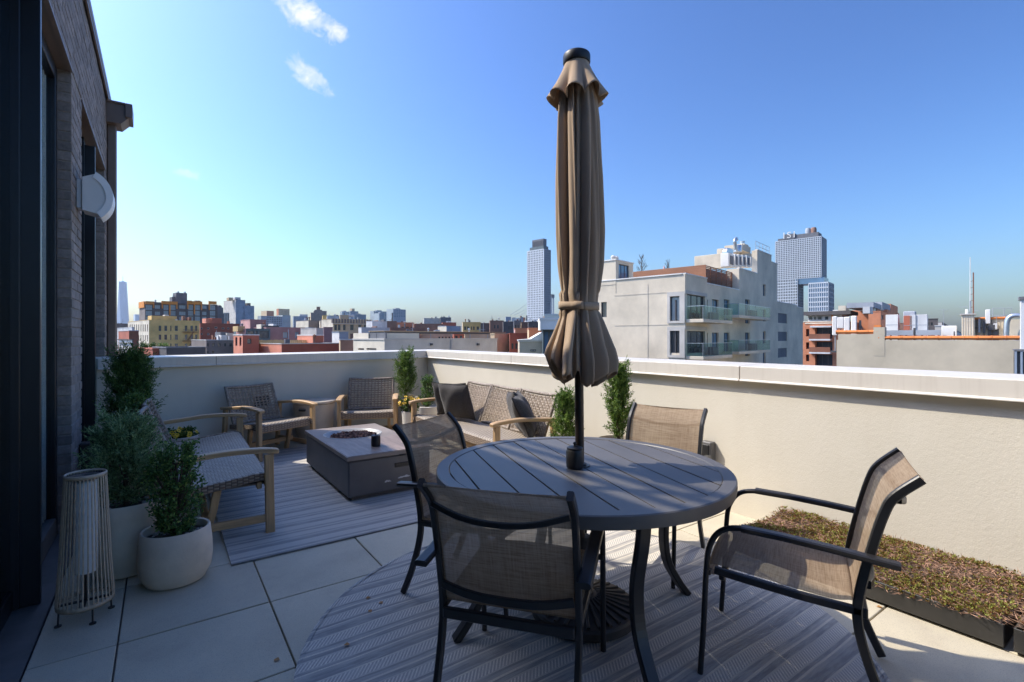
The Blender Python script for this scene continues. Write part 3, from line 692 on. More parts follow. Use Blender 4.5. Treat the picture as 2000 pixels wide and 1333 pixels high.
# ------------------------------------------------------------------ fire table
ft = empty('fire_table', (1.595, 4.75, .012), label='low dark grey rectangular fire table with lava rocks in a round bowl', cat='fire table')
HX, HY2, HZ = .375, .725, .335
body = MB().box(-HX + .012, HX - .012, -HY2 + .012, HY2 - .012, .03, HZ - .006, .012); body.box(-HX + .05, HX - .05, -HY2 + .05, HY2 - .05, 0, .03)
body.build('body', 'fire_body', ft)
BC = (-.02, .26); BR = .27
top = MB(); ntop = 48; outer = []
def rectpt(a):
    c, s = math.cos(a), math.sin(a); k = min((HX if c > 0 else HX) / max(abs(c), 1e-6), 1e9)
    dx = ((HX - BC[0]) if c > 0 else (HX + BC[0])) / max(abs(c), 1e-6); dy = ((HY2 - BC[1]) if s > 0 else (HY2 + BC[1])) / max(abs(s), 1e-6)
    t = min(dx, dy); return (BC[0] + c * t, BC[1] + s * t)
angs = sorted([2 * math.pi * i / 64 for i in range(64)] + [math.atan2(sy * HY2 - BC[1], sx * HX - BC[0]) % (2 * math.pi) for sx in (-1, 1) for sy in (-1, 1)])
n = len(angs); vs = []
for a in angs:
    ox, oy = rectpt(a); ix, iy = BC[0] + BR * math.cos(a), BC[1] + BR * math.sin(a)
    vs += [(ox, oy, HZ), (ox, oy, HZ + .032), (ix, iy, HZ + .032), (ix, iy, HZ)]
fs = []
for i in range(n):
    j = (i + 1) % n
    for q in range(4): fs.append((i * 4 + q, i * 4 + (q + 1) % 4, j * 4 + (q + 1) % 4, j * 4 + q))
top.add(vs, fs).build('top_slab', 'fire_top', ft)
MB().lathe([(BR + .012, .0335), (BR + .012, .036), (BR - .002, .036), (BR - .03, .012), (BR - .07, -.035), (.02, -.05)], 48, (BC[0], BC[1], HZ), cap0=False, cap1=True).build('bowl', 'fire_bowl', ft, smooth=True, angle=40)
rk = MB()
for k in range(330):
    rr_ = (BR - .045) * math.sqrt(random.random()); a = random.random() * 6.283; s = random.uniform(.010, .021)
    z = HZ - .004 + .034 * (1 - (rr_ / BR) ** 2) * random.uniform(.4, 1.25)
    c = Vector((BC[0] + rr_ * math.cos(a), BC[1] + rr_ * math.sin(a), z)); M = Matrix.Rotation(random.random() * 6, 3, 'Z') @ Matrix.Rotation(random.random() * 6, 3, 'X')
    ico = [(0, 0, 1), (.89, 0, .45), (.28, .85, .45), (-.72, .53, .45), (-.72, -.53, .45), (.28, -.85, .45), (.72, .53, -.45), (-.28, .85, -.45), (-.89, 0, -.45), (-.28, -.85, -.45), (.72, -.53, -.45), (0, 0, -1)]
    fi = [(0, 1, 2), (0, 2, 3), (0, 3, 4), (0, 4, 5), (0, 5, 1), (1, 6, 2), (2, 7, 3), (3, 8, 4), (4, 9, 5), (5, 10, 1), (2, 6, 7), (3, 7, 8), (4, 8, 9), (5, 9, 10), (1, 10, 6), (11, 7, 6), (11, 8, 7), (11, 9, 8), (11, 10, 9), (11, 6, 10)]
    rk.add([c + M @ (Vector(v) * s * random.uniform(.65, 1.25)) for v in ico], fi)
o = rk.build('lava_rock', 'lava', ft, fix=False); o['kind'] = 'stuff'
MB().box(-HX + .006, HX - .006, -HY2 + .006, BC[1] - BR - .06, HZ + .0325, HZ + .0365, .0015).build('lid_panel', 'fire_lid', ft)
MB().box(.03, .17, -HY2 + .006, -HY2 + .02, .225, .262, .004).build('handle_slot', 'black_plastic', ft)
MB().box(-HX + .008, -HX + .02, -.3, .5, HZ - .012, HZ - .002).build('shadow_gap', 'black_plastic', ft)  # black strip standing in for the shade under the slab edge
MB().lathe([(.03, 0), (.03, .008)], 16, (.10, -HY2 + .008, HZ - .01)).build('lid_notch', 'black_plastic', ft)
for k, (x0, z0, ww) in enumerate(((-.06, .115, .06), (.06, .13, .11))):
    poly = [(x0 + ww * i / 9, z0 + .004 * i / 9 * k + random.uniform(-.004, .002)) for i in range(10)] + [(x0 + ww * i / 9, z0 + .004 * i / 9 * k + (.003 + .012 * math.sin(math.pi * i / 9)) * random.uniform(.5, 1.3)) for i in range(9, -1, -1)]
    MB().prism(poly, -HY2 + .0088, -HY2 + .012, lambda u, v, d: (u, d, v)).build('scuff_mark', 'scuff', ft)

def canister(loc, label):
    c = empty('citronella_pot', loc, label=label, cat='candle pot', group='black candle pots')
    MB().lathe([(.036, 0), (.0395, .004), (.041, .03), (.0405, .078), (.037, .086), (.033, .088)], 28).build('body', 'black_plastic', c, smooth=True, angle=35)
    MB().lathe([(.0375, .088), (.0375, .094), (.03, .098), (.006, .100), (.0045, .106), (.008, .112), (.007, .118), (.002, .121)], 24).build('lid', 'black_plastic', c, smooth=True, angle=35)
canister((1.555, 4.30, .012 + HZ + .0370), 'small black lidded candle pot on the fire table')

# drum side table that hides a gas bottle
dr = empty('drum_table', (1.62, 6.74, 0), label='round tapered stone coloured drum side table against the back parapet', cat='side table')
MB().lathe([(.17, 0), (.195, .03), (.225, .15), (.245, .30), (.253, .44), (.256, .50)], 40).build('drum', 'drum_stone', dr, smooth=True, angle=40)
MB().lathe([(.256, .505), (.266, .512), (.266, .53), (.258, .538), (.0, .54)], 40).build('table_top', 'drum_stone', dr, smooth=True, angle=40)
MB().box(-.05, .05, -.02, .02, 0, .035, .012).build('hand_hole', 'black_plastic', dr, loc=(-.185, -.168, .425), rot=(R(-3), 0, R(-47.7)))

# ------------------------------------------------------------------ dining table
TBX, TBY, TR, TZ = 1.65, 1.76, .685, .735
tb = empty('dining_table', (TBX, TBY, .012), R(-17.5), 'round dark metal slatted dining table with umbrella through its centre', 'table')
TH = TZ - .012
MB().lathe([(TR - .04, TH - .03), (TR, TH - .052), (TR + .004, TH - .03), (TR + .003, TH - .004), (TR - .002, TH), (TR - .052, TH), (TR - .055, TH - .004), (TR - .055, TH - .03)], 96, cap0=False, cap1=False).build('rim', 'table_metal', tb, smooth=True, angle=25)
pw = .1385
for k in range(-5, 5):
    x0, x1 = k * pw, (k + 1) * pw - .009; xm = max(abs(x0), abs(x1)); ri = TR - .058
    x0c, x1c = max(x0, -ri + .004), min(x1, ri - .004)
    if x1c - x0c < .01: continue
    pts = []
    N = 8
    for i in range(N + 1): x = x0c + (x1c - x0c) * i / N; pts.append((x, math.sqrt(max(0, ri * ri - x * x))))
    for i in range(N, -1, -1): x = x0c + (x1c - x0c) * i / N; pts.append((x, -math.sqrt(max(0, ri * ri - x * x))))
    if k in (-1, 0):
        # plank beside the umbrella hole
        hole = [(.03 * math.cos(a), .03 * math.sin(a)) for a in [math.pi / 2 + math.pi * i / 10 * (1 if k == -1 else -1) for i in range(11)]]
        e = x1c if k == -1 else x0c
    MB().prism(pts, TH - .014, TH - .003 + random.uniform(-.0008, .0008), lambda u, v, d: (u, v, d)).build('plank', 'table_metal', tb)
MB().lathe([(.03, TH - .003), (.034, TH + .001), (.045, TH + .001), (.046, TH - .004)], 24, cap0=False, cap1=False).build('hole_ring', 'frame_metal', tb)
for a in (0, 90):
    MB().box(-TR + .1, TR - .1, -.02, .02, TH - .05, TH - .016, .003, Matrix.Rotation(R(a + 1.5), 4, 'Z')).build('under_bar', 'frame_metal', tb)
leg_me = None
for k in range(4):
    a = R(1.5 + 90 * k)
    path = smooth_path([(.53, 0, TH - .03), (.515, 0, .55), (.475, 0, .36), (.49, 0, .20), (.555, 0, .08), (.615, 0, 0)], 5)
    if leg_me is None: leg_me = MB().sweep(path, RECT(.027, .016, .005), (0, 1, 0)).mesh('leg', 'frame_metal')
    place(leg_me, 'leg', tb, (0, 0, 0), (0, 0, a))
canister((1.588, 1.735, TZ + .0012), 'small black lidded candle pot on the dining table by the umbrella pole')

# ------------------------------------------------------------------ folded umbrella and its base
ub = empty('parasol_stand', (TBX + .02, TBY, .018), label='round dark ribbed umbrella base on the rug under the dining table', cat='parasol stand')
MB().lathe([(.245, 0), (.252, .006), (.252, .04), (.244, .05), (.20, .058), (.12, .078), (.06, .095), (.045, .10)], 56).build('foot', 'base_resin', ub, smooth=True, angle=30)
rib_me = MB().sweep([(.065, 0, .094), (.12, 0, .080), (.20, 0, .0605), (.232, 0, .054)], RECT(.0065, .006, .003), (0, 1, 0), scale=[.5, .8, 1.1, 1.2]).mesh('rib', 'base_resin')
for k in range(28): place(rib_me, 'rib', ub, None, (0, 0, 2 * math.pi * k / 28))
MB().lathe([(.045, .095), (.048, .11), (.036, .125), (.036, .30), (.04, .305), (.04, .36), (.034, .37)], 24).build('stem', 'base_resin', ub, smooth=True, angle=30)
MB().tube([(.03, 0, .34), (.075, 0, .34)], .006, 8).build('screw', 'frame_metal', ub); MB().lathe([(.016, -.01), (.016, .01)], 10, (.08, 0, .34)).build('knob', 'black_plastic', ub)
um = empty('umbrella', (TBX, TBY, .10), label='tall folded taupe umbrella with dark cap and tied cloth over the table', cat='umbrella')
um.rotation_euler = (0, R(-.6), 0)
MB().tube([(0, 0, 0), (0, 0, 2.56)], .0215, 14, bi=(1, 0, 0)).build('pole', 'pole_metal', um, smooth=True, angle=40)
MB().lathe([(.054, 2.556), (.063, 2.558), (.0655, 2.563), (.0655, 2.592), (.063, 2.600), (.058, 2.604), (.0, 2.606)], 36).build('cap', 'black_plastic', um, smooth=True, angle=35)
PROF = [(2.555, .048, .03), (2.40, .092, .045), (2.28, .106, .05), (2.0, .117, .05), (1.75, .119, .046), (1.60, .112, .044), (1.50, .100, .05), (1.425, .090, .060), (1.38, .090, .060), (1.33, .112, .060), (1.25, .146, .066), (1.19, .174, .070), (1.14, .188, .074), (1.08, .184, .074), (1.02, .165, .070)]
def pr(z):
    for (za, ra, ia), (zb, rb_, ib) in zip(PROF[:-1], PROF[1:]):
        if zb <= z <= za: t = (za - z) / (za - zb); return ra + (rb_ - ra) * t, ia + (ib - ia) * t
    return PROF[-1][1:] if z < PROF[-1][0] else PROF[0][1:]
GN = 14; SP = 16; ZN = 80
rv = random.Random(5)
hem = [1.035 + rv.uniform(-.012, .015) for _ in range(GN)]; tipz = [1.05 + rv.uniform(-.03, .035) + .095 * abs(math.cos(2 * math.pi * (g + .5) / GN + .40)) ** 2 for g in range(GN)]
fl = [(.80 + .24 * abs(math.cos(2 * math.pi * g / GN + .61 - .2)) ** 1.5) * rv.uniform(.94, 1.06) for g in range(GN)]
phs = [rv.uniform(0, 6.28) for _ in range(GN)]; wrap = [rv.uniform(.16, .42) for _ in range(GN)]; amp = [rv.uniform(.72, 1.08) for _ in range(GN)]
cl = MB(); vs = []; cnt = GN * SP
for zi in range(ZN + 1):
    t = zi / ZN
    for g in range(GN):
        for k in range(SP):
            s = k / SP; gg = g + s
            h0 = hem[g] * (1 - s) + hem[(g + 1) % GN] * s; kk0 = max(0, math.sin(math.pi * s)) ** 1.4; zb = h0 + (tipz[g] - h0) * kk0 + .012 * math.sin(9 * s + g)
            z = 2.555 - t * (2.555 - zb)
            ro_, ri_ = pr(z)
            low = max(0, min(1, (1.36 - z) / .15)); f_ = (1 + (fl[g] - 1) * low) * (amp[g] if z < 2.4 else 1) * (1 + .05 * math.sin(z * 3.1 + phs[g])) if not 1.36 < z < 1.46 else 1
            kk = max(0, math.sin(math.pi * s)) ** .75
            deep = .55 + .45 * min(1, abs(z - 1.40) / .25)
            ri2 = ro_ - (ro_ - ri_) * deep
            r = ri2 + (ro_ * f_ - ri2) * kk
            r += .0045 * math.sin(5 * math.pi * s + phs[g] + z * 3) * min(1, abs(z - 1.4) * 6) * (1 if z < 2.4 else .4)
            th = 2 * math.pi * (gg / GN) + wrap[g] * kk * (.85 + .3 * math.sin(z * 2.3 + phs[g])) + .10 * math.sin(z * 1.7 + phs[g]) * kk
            vs.append((r * math.cos(th), r * math.sin(th), z))
fs = [(a * cnt + b, a * cnt + (b + 1) % cnt, (a + 1) * cnt + (b + 1) % cnt, (a + 1) * cnt + b) for a in range(ZN) for b in range(cnt)]
cl.add(vs, fs); o = cl.build('canopy', 'umbrella_cloth', um, smooth=True, fix=False)
md = o.modifiers.new('thick', 'SOLIDIFY'); md.thickness = .0022
fp = MB(); vs = []; NF = 96
for zi in range(15):
    t = zi / 14
    for k in range(NF):
        a = 2 * math.pi * k / NF; lob = math.cos(8 * a + .6) ; hemz = 2.385 + .018 * math.cos(8 * a + .2) + .012 * math.sin(3 * a)
        z = 2.565 - t * (2.565 - hemz)
        r = .053 + t ** 1.15 * (.073 + .022 * lob * t + .008 * math.sin(5 * a + 1)) ; a2 = a + .10 * t * math.sin(8 * a)
        vs.append((r * math.cos(a2), r * math.sin(a2), z))
fp.add(vs, [(a * NF + b, a * NF + (b + 1) % NF, (a + 1) * NF + (b + 1) % NF, (a + 1) * NF + b) for a in range(14) for b in range(NF)])
o = fp.build('wind_vent', 'umbrella_cloth', um, smooth=True, fix=False); md = o.modifiers.new('thick', 'SOLIDIFY'); md.thickness = .002
st = MB(); vs = []
for k in range(49):
    a = 2 * math.pi * k / 48 - 2.1; rr_ = .0965 + .003 * math.sin(5 * a) + (.004 if k > 44 else 0)
    for z in (1.382, 1.418): vs.append((rr_ * math.cos(a), rr_ * math.sin(a), z + .006 * math.sin(a * 1.0) + (.003 if k > 44 else 0)))
st.add(vs, [(2 * i, 2 * i + 2, 2 * i + 3, 2 * i + 1) for i in range(48)]); o = st.build('tie_strap', 'umbrella_cloth', um, smooth=True, fix=False); md = o.modifiers.new('thick', 'SOLIDIFY'); md.thickness = .004
MB().lathe([(.030, .60), (.032, .605), (.032, .64), (.030, .645)], 16).build('pole_collar', 'black_plastic', um)
# ------------------------------------------------------------------ sling dining chairs
def dining_chair():
    root = empty('dining_chair')
    BP = smooth_path([(0, -.345, 0), (0, -.285, .14), (0, -.238, .30), (0, -.232, .42), (0, -.268, .60), (0, -.305, .74), (0, -.335, .80), (0, -.405, .868)], 5)
    AP = smooth_path([(0, .285, 0), (0, .272, .20), (0, .262, .42), (0, .248, .52), (0, .205, .585), (0, .13, .607), (0, .0, .603)], 5)
    AR = [(0, .135, .610), (0, .0, .606), (0, -.15, .596), (0, -.345, .578)]
    for s in (-1, 1):
        x = s * .242; xa = s * .272
        MB().sweep([(x, p.y, p.z) for p in BP], RECT(.011, .0155, .004), (1, 0, 0)).build('back_post', 'frame_metal', root)
        MB().sweep([(xa - s * .004, p.y, p.z) for p in AP], [(.0118 * math.cos(a), .011 * math.sin(a)) for a in [2 * math.pi * i / 12 for i in range(12)]], (1, 0, 0)).build('front_leg', 'frame_metal', root, smooth=True, angle=50)
        MB().sweep([(xa, p[1], p[2]) for p in AR], [(-.024, -.004), (-.019, -.011), (.019, -.011), (.024, -.004), (.022, .006), (.014, .010), (-.014, .010), (-.022, .006)], (1, 0, 0)).build('armrest', 'frame_metal', root)
        MB().sweep([(x, -.24, .385), (x, -.05, .392), (x, .12, .405), (x, .235, .415)], RECT(.011, .0145, .004), (1, 0, 0)).build('seat_rail', 'frame_metal', root)
        MB().box(min(x, xa) - .0, max(x, xa) + .0, .245, .268, .400, .420, .003).build('leg_link', 'frame_metal', root)
    hw = .231
    def sl(path, sag, name):
        mb = MB(); P_ = smooth_path(path, 5); n = len(P_) - 1
        def f(a, b):
            p = P_[int(round(b * n))]; q = P_[min(n, int(round(b * n)) + 1)]; t = (q - P_[max(0, int(round(b * n)) - 1)]).normalized(); nn = Vector((0, -t.z, t.y))
            d = sag * (1 - (2 * a - 1) ** 2) * math.sin(math.pi * min(1, max(0, b)))
            return (hw * (2 * a - 1), p.y - nn.y * d, p.z - nn.z * d)
        mb.grid(16, n, f); return mb.build(name, 'sling', root, smooth=True, fix=False)
    sl([(0, .238, .388), (0, .262, .40), (0, .258, .425), (0, .225, .432), (0, .10, .422), (0, -.05, .408), (0, -.16, .402), (0, -.212, .412), (0, -.222, .402)], .014, 'seat_sling')
    sl([(0, -.218, .405), (0, -.236, .445), (0, -.268, .60), (0, -.305, .74), (0, -.335, .80), (0, -.398, .862), (0, -.410, .866), (0, -.412, .858)], -.014, 'back_sling')
    MB().sweep(smooth_path([(-.23, -.345, .782), (-.12, -.372, .757), (0, -.380, .748), (.12, -.372, .757), (.23, -.345, .782)], 5), RECT(.009, .009, .003), (0, 1, 0)).build('upper_bar', 'frame_metal', root)
    MB().sweep(smooth_path([(-.23, -.262, .478), (-.1, -.283, .462), (.1, -.283, .462), (.23, -.262, .478)], 5), RECT(.014, .008, .003), (0, 0, 1)).build('lower_bar', 'frame_metal', root)
    MB().box(-.231, .231, -.262, -.240, .355, .392, .004).build('rear_bar', 'frame_metal', root)
    MB().box(-.231, .231, .20, .222, .372, .396, .004).build('front_bar', 'frame_metal', root)
    return root
ch0 = dining_chair()
def put_chair(o, x, y, fx, fy, label, z=.013):
    o.location = (x, y, z); o.rotation_euler = (0, 0, yaw_to(fx, fy)); tag(o, label, 'chair', 'dining chairs round the table')
def at_back(px, py, fx, fy, label, o):
    """place by the middle of the back's top edge"""
    v = Vector((fx, fy)).normalized(); put_chair(o, px + v.x * .40, py + v.y * .40, v.x, v.y, label)
c2 = copy_tree(ch0); c3 = copy_tree(ch0); c4 = copy_tree(ch0)
at_back(.835, 1.285, .78, .62, 'brown sling dining chair in front, its back to the camera', ch0)
at_back(1.225, 2.61, .455, -.89, 'brown sling dining chair at the table side nearest the fire table', c2)
at_back(2.80, 2.125, -.95, -.30, 'brown sling dining chair between the table and the sunlit parapet', c3)
at_back(2.265, .655, -.40, .916, 'brown sling dining chair seen side on beside the sedum tray', c4)

# ------------------------------------------------------------------ lantern
la = empty('rope_lantern', (-.30, 3.14, 0), label='tall tapered rope lantern with white inner tube beside the glazing', cat='lantern')
MB().lathe([(.076, .683), (.081, .676), (.0825, .690), (.078, .697), (.073, .690)], 40, cap0=False, cap1=False).build('top_ring', 'lantern_strip', la, smooth=True)
MB().lathe([(.102, .075), (.109, .070), (.111, .085), (.105, .092)], 40, cap0=False, cap1=False).build('bottom_ring', 'lantern_strip', la, smooth=True)
MB().lathe([(.074, .672), (.075, .684), (.0, .686)], 32, cap0=True).build('solar_panel', 'solar_glass', la)
MB().lathe([(.043, .22), (.047, .225), (.047, .655), (.042, .66)], 32).build('diffuser', 'lamp_shade_white', la, smooth=True, angle=40)
MB().tube([(0, 0, .08), (0, 0, .23)], .006, 6).build('stem', 'frame_metal', la)
MB().box(-.105, .105, -.006, .006, .077, .085).build('floor_bar', 'frame_metal', la); MB().box(-.006, .006, -.105, .105, .077, .085).build('floor_bar', 'frame_metal', la)
stp = MB().sweep(smooth_path([(.0785, 0, .69), (.087, 0, .50), (.097, 0, .28), (.108, 0, .12), (.1075, 0, .09), (.101, 0, .077)], 3), RECT(.0031, .0021, .001), (0, 1, 0)).mesh('strip', 'lantern_strip')
for k in range(36): place(stp, 'strip', la, None, (0, 0, 2 * math.pi * (k + random.uniform(-.16, .16)) / 36))
lgm = MB().tube([(.098, 0, .08), (.101, 0, .004)], .0038, 8).lathe([(.014, 0), (.014, .005)], 12, (.101, 0, 0)).mesh('foot', 'frame_metal')
for k in range(4): place(lgm, 'foot', la, None, (0, 0, R(20 + 90 * k)))

# ------------------------------------------------------------------ planting
def pot(root, prof, mat, soil_r, soil_z, sx=1, sy=1, name='pot'):
    MB().lathe(prof, 48, sx=sx, sy=sy, cap0=True, cap1=False).build(name, mat, root, smooth=True, angle=45)
    mb = MB(); nn = 24; vs = [(0, 0, soil_z + .01)] + [(soil_r * .6 * math.cos(6.283 * k / nn) * sx, soil_r * .6 * math.sin(6.283 * k / nn) * sy, soil_z + random.uniform(0, .012)) for k in range(nn)] + [(soil_r * math.cos(6.283 * k / nn) * sx, soil_r * math.sin(6.283 * k / nn) * sy, soil_z) for k in range(nn)]
    fs = [(0, 1 + k, 1 + (k + 1) % nn) for k in range(nn)] + [(1 + k, 1 + nn + k, 1 + nn + (k + 1) % nn, 1 + (k + 1) % nn) for k in range(nn)]
    mb.add(vs, fs).build('soil', 'soil', root, smooth=True)
def rand_unit(n):
    v = rng.normal(size=(n, 3)); return unit(v)
def juniper(root, z0, h, rad, mat, seed, nb=110, spr=11, nee=13, upr=.75, nl=.030, shape=.75, lean=(0, 0)):
    g = np.random.default_rng(seed); V = []; stems = MB()
    stems.tube([(0, 0, z0 - .06), (lean[0] * .5, lean[1] * .5, z0 + h * .5), (lean[0], lean[1], z0 + h * .92)], .011, 6, bi=(1, 0, 0), scale=[1.3, .9, .3])
    for i in range(nb):
        t = (i + g.random()) / nb; zb = z0 - .01 + t * h * .88
        prof = max(.16, (1 - t) ** shape * (.72 + .28 * min(1, t * 5))) * g.uniform(.62, 1.12)
        a = i * 2.399 + g.normal() * .3; R_ = rad * prof
        dirv = np.array([math.cos(a), math.sin(a), upr * g.uniform(.5, 1.5) + t * .8]); dirv /= np.linalg.norm(dirv)
        base = np.array([lean[0] * t, lean[1] * t, zb]); L = R_ * 1.05 / max(.35, math.hypot(dirv[0], dirv[1]))
        L = min(L, rad * 1.5)
        if i % 3 == 0: stems.tube([tuple(base), tuple(base + dirv * L * .7)], .0035, 5)
        ts = np.sort(g.uniform(.25, 1.0, spr)); tip = base + dirv * L * ts[:, None] + g.normal(size=(spr, 3)) * .010 + np.array([0, 0, 1]) * (ts[:, None] ** 2) * L * .12
        sd = unit(dirv + g.normal(size=(spr, 3)) * .48 + np.array([0, 0, .25]))
        for k in range(spr):
            m = nee; u = np.linspace(0, 1, m); sl = nl * 2.1 * g.uniform(.7, 1.3)
            p = tip[k] + sd[k] * (u[:, None] - .3) * sl
            dd = unit(sd[k] * .9 + rng.normal(size=(m, 3)) * .55)
            V.append(leaves(p, dd, rand_unit(m), nl * g.uniform(.6, 1.1, m), nl * .17 * g.uniform(.8, 1.4, m)))
    quads(np.concatenate(V), 'foliage', mat, root); stems.build('stem', 'bark', root)
def boxwood(root, z0, h, rad, n, seed, leaf=.019, mat='boxwood', top=.6):
    g = np.random.default_rng(seed); st = MB()
    nc = max(30, n // 34); V = []
    for i in range(nc):
        t = g.random() ** .9; a = g.random() * 6.283
        rr_ = rad * (1 - .45 * max(0, t - top) / (1 - top)) * (.82 + .22 * math.sin(a * 3 + t * 7)) * math.sqrt(g.uniform(.25, 1.05)) * min(1, .72 + t * 1.3)
        c = np.array([rr_ * math.cos(a), rr_ * math.sin(a), z0 + t * h]); m = n // nc
        ax = unit(np.array([[math.cos(a) * .7, math.sin(a) * .7, .8]]) + g.normal(size=(1, 3)) * .35)[0]
        ln_ = .07 * g.uniform(.7, 1.3); u = g.random(m)
        p = c + ax * (u[:, None] - .5) * ln_ + g.normal(size=(m, 3)) * .010
        d_ = unit(ax * .6 + g.normal(size=(m, 3)) * .75); V.append(leaves(p, d_, unit(rand_unit(m) + np.array([0, 0, .6])), leaf * g.uniform(.7, 1.25, m), leaf * .62 * g.uniform(.8, 1.2, m)))
        if i % 2 == 0: st.tube([(0, 0, z0 - .03 + t * h * .45), tuple(c)], .0028, 4)
    quads(np.concatenate(V), 'foliage', mat, root); st.tube([(0, 0, z0 - .06), (0, 0, z0 + h * .8)], .009, 6); st.build('stem', 'bark', root)
# big pot by the lantern
r_ = empty('potted_juniper', (-.165, 3.64, 0), label='feathery blue green juniper in a big stone pot behind the lantern', cat='potted plant', group='potted junipers')
pot(r_, [(.12, 0), (.15, .012), (.18, .10), (.195, .22), (.198, .34), (.193, .405), (.187, .415), (.175, .410), (.173, .36)], 'pot_stone', .175, .365)
juniper(r_, .38, .47, .225, 'juniper_blue', 11, nb=130, spr=13, upr=.75, nl=.032, shape=.5, lean=(-.02, .02))
pb = MB()
for k in range(70):
    a = random.random() * 6.283; q = random.uniform(.08, .165); s = random.uniform(.008, .015); pb.lathe([(s * .5, 0), (s, s * .4), (s * .6, s)], 6, (q * math.cos(a), q * math.sin(a), .368))
o = pb.build('pebble', 'gravel', r_); o['kind'] = 'stuff'
# boxwood in the small pot
r_ = empty('potted_boxwood', (.065, 3.33, 0), label='clipped boxwood in a rounded stone pot at the rug corner', cat='potted plant', group='potted boxwoods')
pot(r_, [(.10, 0), (.135, .008), (.163, .06), (.171, .13), (.169, .20), (.160, .287), (.155, .294), (.146, .290), (.144, .25)], 'pot_stone', .145, .245, 1.03, .97)
boxwood(r_, .275, .47, .122, 6000, 5, .019, top=.76)
pb = MB()
for k in range(40):
    a = random.random() * 6.283; q = random.uniform(.06, .135); s = random.uniform(.008, .014); pb.lathe([(s * .5, 0), (s, s * .4), (s * .6, s)], 6, (q * math.cos(a), q * math.sin(a), .247))
o = pb.build('pebble', 'gravel', r_); o['kind'] = 'stuff'
GP = [(.12, 0), (.15, .01), (.175, .15), (.19, .34), (.192, .40), (.18, .405), (.175, .37)]
r_ = empty('potted_juniper', (-.24, 5.98, 0), label='tall dark green juniper in the back corner by the downspout', cat='potted plant', group='potted junipers')
pot(r_, GP, 'pot_grey', .175, .375); juniper(r_, .40, .80, .25, 'juniper_dark', 23, nb=170, spr=13, upr=.95, nl=.034, shape=.42)
r_ = empty('potted_boxwood', (-.20, 5.30, 0), label='round boxwood in a grey pot behind the end on sofa', cat='potted plant', group='potted boxwoods')
pot(r_, [(q * .85, z * .95) for q, z in GP], 'pot_grey', .148, .35); boxwood(r_, .37, .48, .15, 3600, 8, .02)
def flowers(loc, label, potmat, prof, sr, sz, rad, h, nfl, seed):
    r_ = empty('potted_flowers', loc, label=label, cat='potted plant', group='pots of yellow flowers'); pot(r_, prof, potmat, sr, sz)
    g = random.Random(seed); boxwood(r_, sz + .005, h * .75, rad * .9, 900, seed, .028, 'flower_leaf', .8)
    V = []; cen = MB()
    for k in range(nfl):
        a = g.random() * 6.283; q = rad * math.sqrt(g.random()); c = np.array([q * math.cos(a), q * math.sin(a), sz + h * (.65 + .45 * g.random()) * (1 - .35 * (q / rad) ** 2)])
        nrm = unit(np.array([[q * math.cos(a) * 5, q * math.sin(a) * 5 - .35, .9]]) + rng.normal(size=(1, 3)) * .25)[0]; t1 = unit(np.cross(nrm, [0, 0, 1.01]) [None])[0]; t2 = np.cross(nrm, t1); rf_ = g.uniform(.020, .028); m = 8
        an = np.arange(m) * 6.283 / m; dd = unit(np.cos(an)[:, None] * t1 + np.sin(an)[:, None] * t2 + nrm * .25)
        V.append(leaves(np.repeat(c[None], m, 0), dd, np.repeat(nrm[None], m, 0), np.full(m, rf_), np.full(m, rf_ * .75)))
        cen.lathe([(.007, 0), (.006, .004), (.001, .006)], 6, tuple(c + nrm * .004))
    quads(np.concatenate(V), 'flower_heads', 'flower_yellow', r_); cen.build('flower_centre', 'bark', r_)
flowers((.13, 6.15, 0), 'yellow flowers in a grey pot behind the end on sofa', 'pot_grey', [(.10, 0), (.14, .01), (.17, .2), (.185, .33), (.178, .338), (.17, .31)], .17, .31, .19, .10, 46, 31)
flowers((2.62, 5.98, 0), 'yellow flowers in a slim white pot beside the far sofa arm', 'pot_white', [(.07, 0), (.085, .006), (.10, .2), (.11, .40), (.105, .405), (.10, .38)], .10, .385, .15, .20, 48, 32)
r_ = empty('potted_juniper', (2.90, 6.78, 0), label='upright bright green juniper in the far parapet corner', cat='potted plant', group='potted junipers')
pot(r_, [(q, z * 1.2) for q, z in GP], 'pot_grey', .175, .45); juniper(r_, .47, .66, .18, 'juniper_green', 41, nb=110, spr=10, upr=1.1, nl=.032, shape=.38)
r_ = empty('potted_boxwood', (3.02, 6.30, 0), label='small boxwood in a pale pot in the far parapet corner', cat='potted plant', group='potted boxwoods')
pot(r_, [(q * .9, z) for q, z in GP], 'pot_white', .157, .37); boxwood(r_, .40, .42, .12, 2600, 44, .022)
r_ = empty('potted_juniper', (3.02, 3.42, 0), label='short sparse juniper between the sunlit sofa and umbrella pole', cat='potted plant', group='potted junipers')
pot(r_, [(q * .9, z * .7) for q, z in GP], 'pot_stone', .157, .26); juniper(r_, .28, .58, .16, 'juniper_green', 52, nb=85, spr=9, upr=1.3, nl=.034, shape=.5)
r_ = empty('potted_juniper', (3.24, 2.98, 0), label='tall narrow juniper against the sunlit parapet behind the table', cat='potted plant', group='potted junipers')
pot(r_, [(q, z * 1.15) for q, z in GP], 'pot_stone', .175, .43); juniper(r_, .44, .66, .15, 'juniper_green', 61, nb=105, spr=9, upr=1.7, nl=.034, shape=.5)

